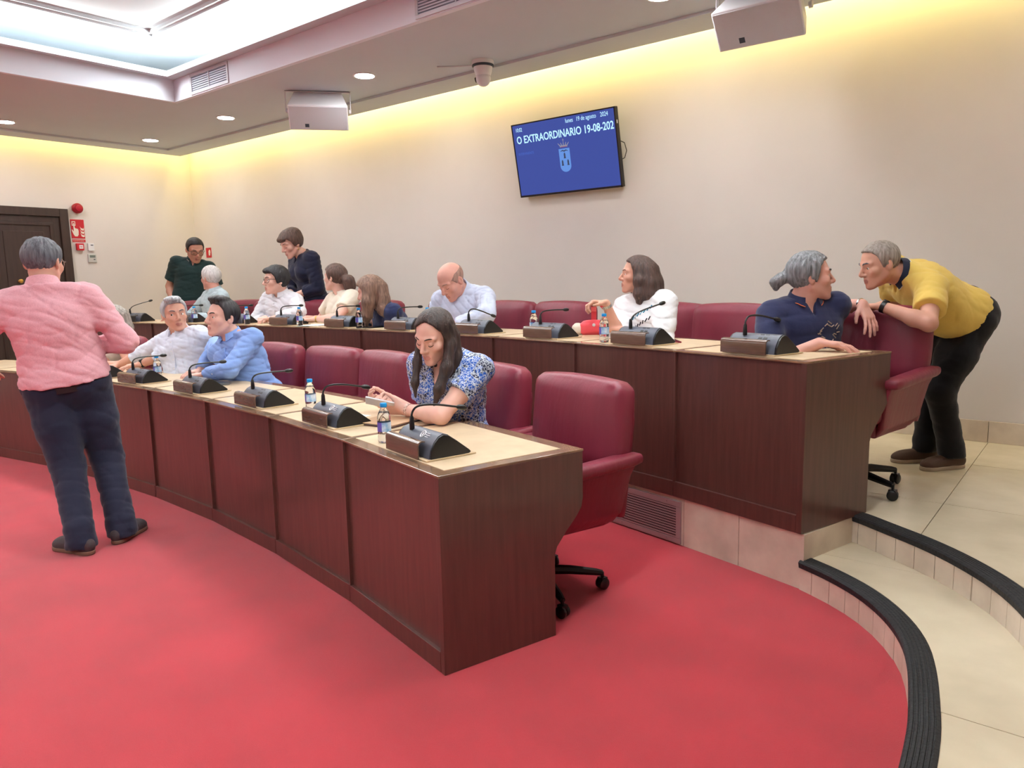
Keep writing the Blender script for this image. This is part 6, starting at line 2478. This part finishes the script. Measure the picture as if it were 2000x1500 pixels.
for sd_ in (1,):
    a_ = p.arms[sd_]
    en_ = a_['S'] + (a_['E'] - a_['S']) * 0.655
    ax_ = unit(a_['E'] - a_['S'])
    x_ = unit(np.cross(ax_, UP))
    y_ = np.cross(ax_, x_)
    MB().tube([en_ + (x_ * math.cos(q) + y_ * math.sin(q)) * 0.0755 * p.s - p.base for q in np.linspace(0, 6.28, 25)[:-1]], 0.0035, 5, closed=True).build('sleeve_stripe', M_ORANGE, p.shirt, smooth=True)
b = MB()
for i in range(18):
    an = i * 2.4
    q0 = p.surf(0.36 + 0.05 * math.sin(an), -0.06 - 0.05 * math.cos(an), off=0.001)
    q1 = p.surf(0.36 + 0.05 * math.sin(an) + 0.02 * math.sin(an * 1.7), -0.06 - 0.05 * math.cos(an) - 0.02 * math.cos(an * 1.3), off=0.001)
    b.tube([q0 - p.base, q1 - p.base], 0.003, 5)
b.build('printed_motif', mat('motif_beige', (170, 150, 134), 0.7), p.shirt)['kind'] = 'stuff'
p.trousers(M_TROUSN)
p.ringband('bracelet', -1, 0.97, 0.030, 0.004, M_STEEL, 0.006)

# ---- 15 bending man in the yellow polo
P = np.array([-0.71, 5.22, ZP + 0.945])
p = Person('man in a yellow polo shirt and black trousers, bending over the end chair', P, ZP, -52, s=1.04, girth=1.12, head_px=(1716, 517), lean=58, nwt=(1.0, 0.05, 0.1),
           head=(-62, -16, 0), skin='tan', vox=0.0046, hs=1.05, belly=0.05, neck=0.15)
LWp = ony(1722, 598, 4.55)
p.arm(-1, LWp, elbow=ony(1796, 602, 4.60), d=pdir(P, -1, -0.25, 0.0), n=DOWN, curl=0.3)
p.arm(1, p.shoulder(1) + pdir(P, -0.18, -0.05, 0) * 0.2 + DOWN * 0.36, pole=pdir(P, 0.3, -0.6, -0.8), d=pdir(P, -0.6, 0.6, -0.2), n=DOWN, curl=0.3)
aR, aL = onz(1806, 876, ZP + 0.085), onz(1860, 888, ZP + 0.085)
p.stand(aR, aL)
p.body()
p.eyes((0.15, 1, -0.05), browm=H_GREY)
p.hair(H_GREYB, th=0.010, front=0.088, temple=0.058, side=-0.016, nape=-0.062, groove=0.0014, vox=0.0045)
p.top('polo_shirt', M_YELLOW, e=0.017, hem=-0.015, sleeve='short', sleeve_t=0.62, wr=(151, 0.0036, 12), vox=0.0075, fat=1.25, vneck=0.07, loose=0.014)
p.collar(M_COLN, height=0.040, opening=0.5, trim=(M_STRW, (0.05,)))
p.trousers(M_TROUSB, e=0.016, waist=0.05, wr=(9, 0.004, 13), fat=1.08, hemcut=0.035)
p.belt(M_COLN, 0.035)
p.shoe(1, 6, M_SHOE, M_SOLE, size=1.03)
p.shoe(-1, -4, M_SHOE, M_SOLE, size=1.03)
p.ringband('wristwatch', -1, 0.95, 0.030, 0.005, M_BLACK, 0.012, dial=(M_BLACK, 0.2))

for _l in PEOPLE_LOG:
    print('PLOG', *_l)
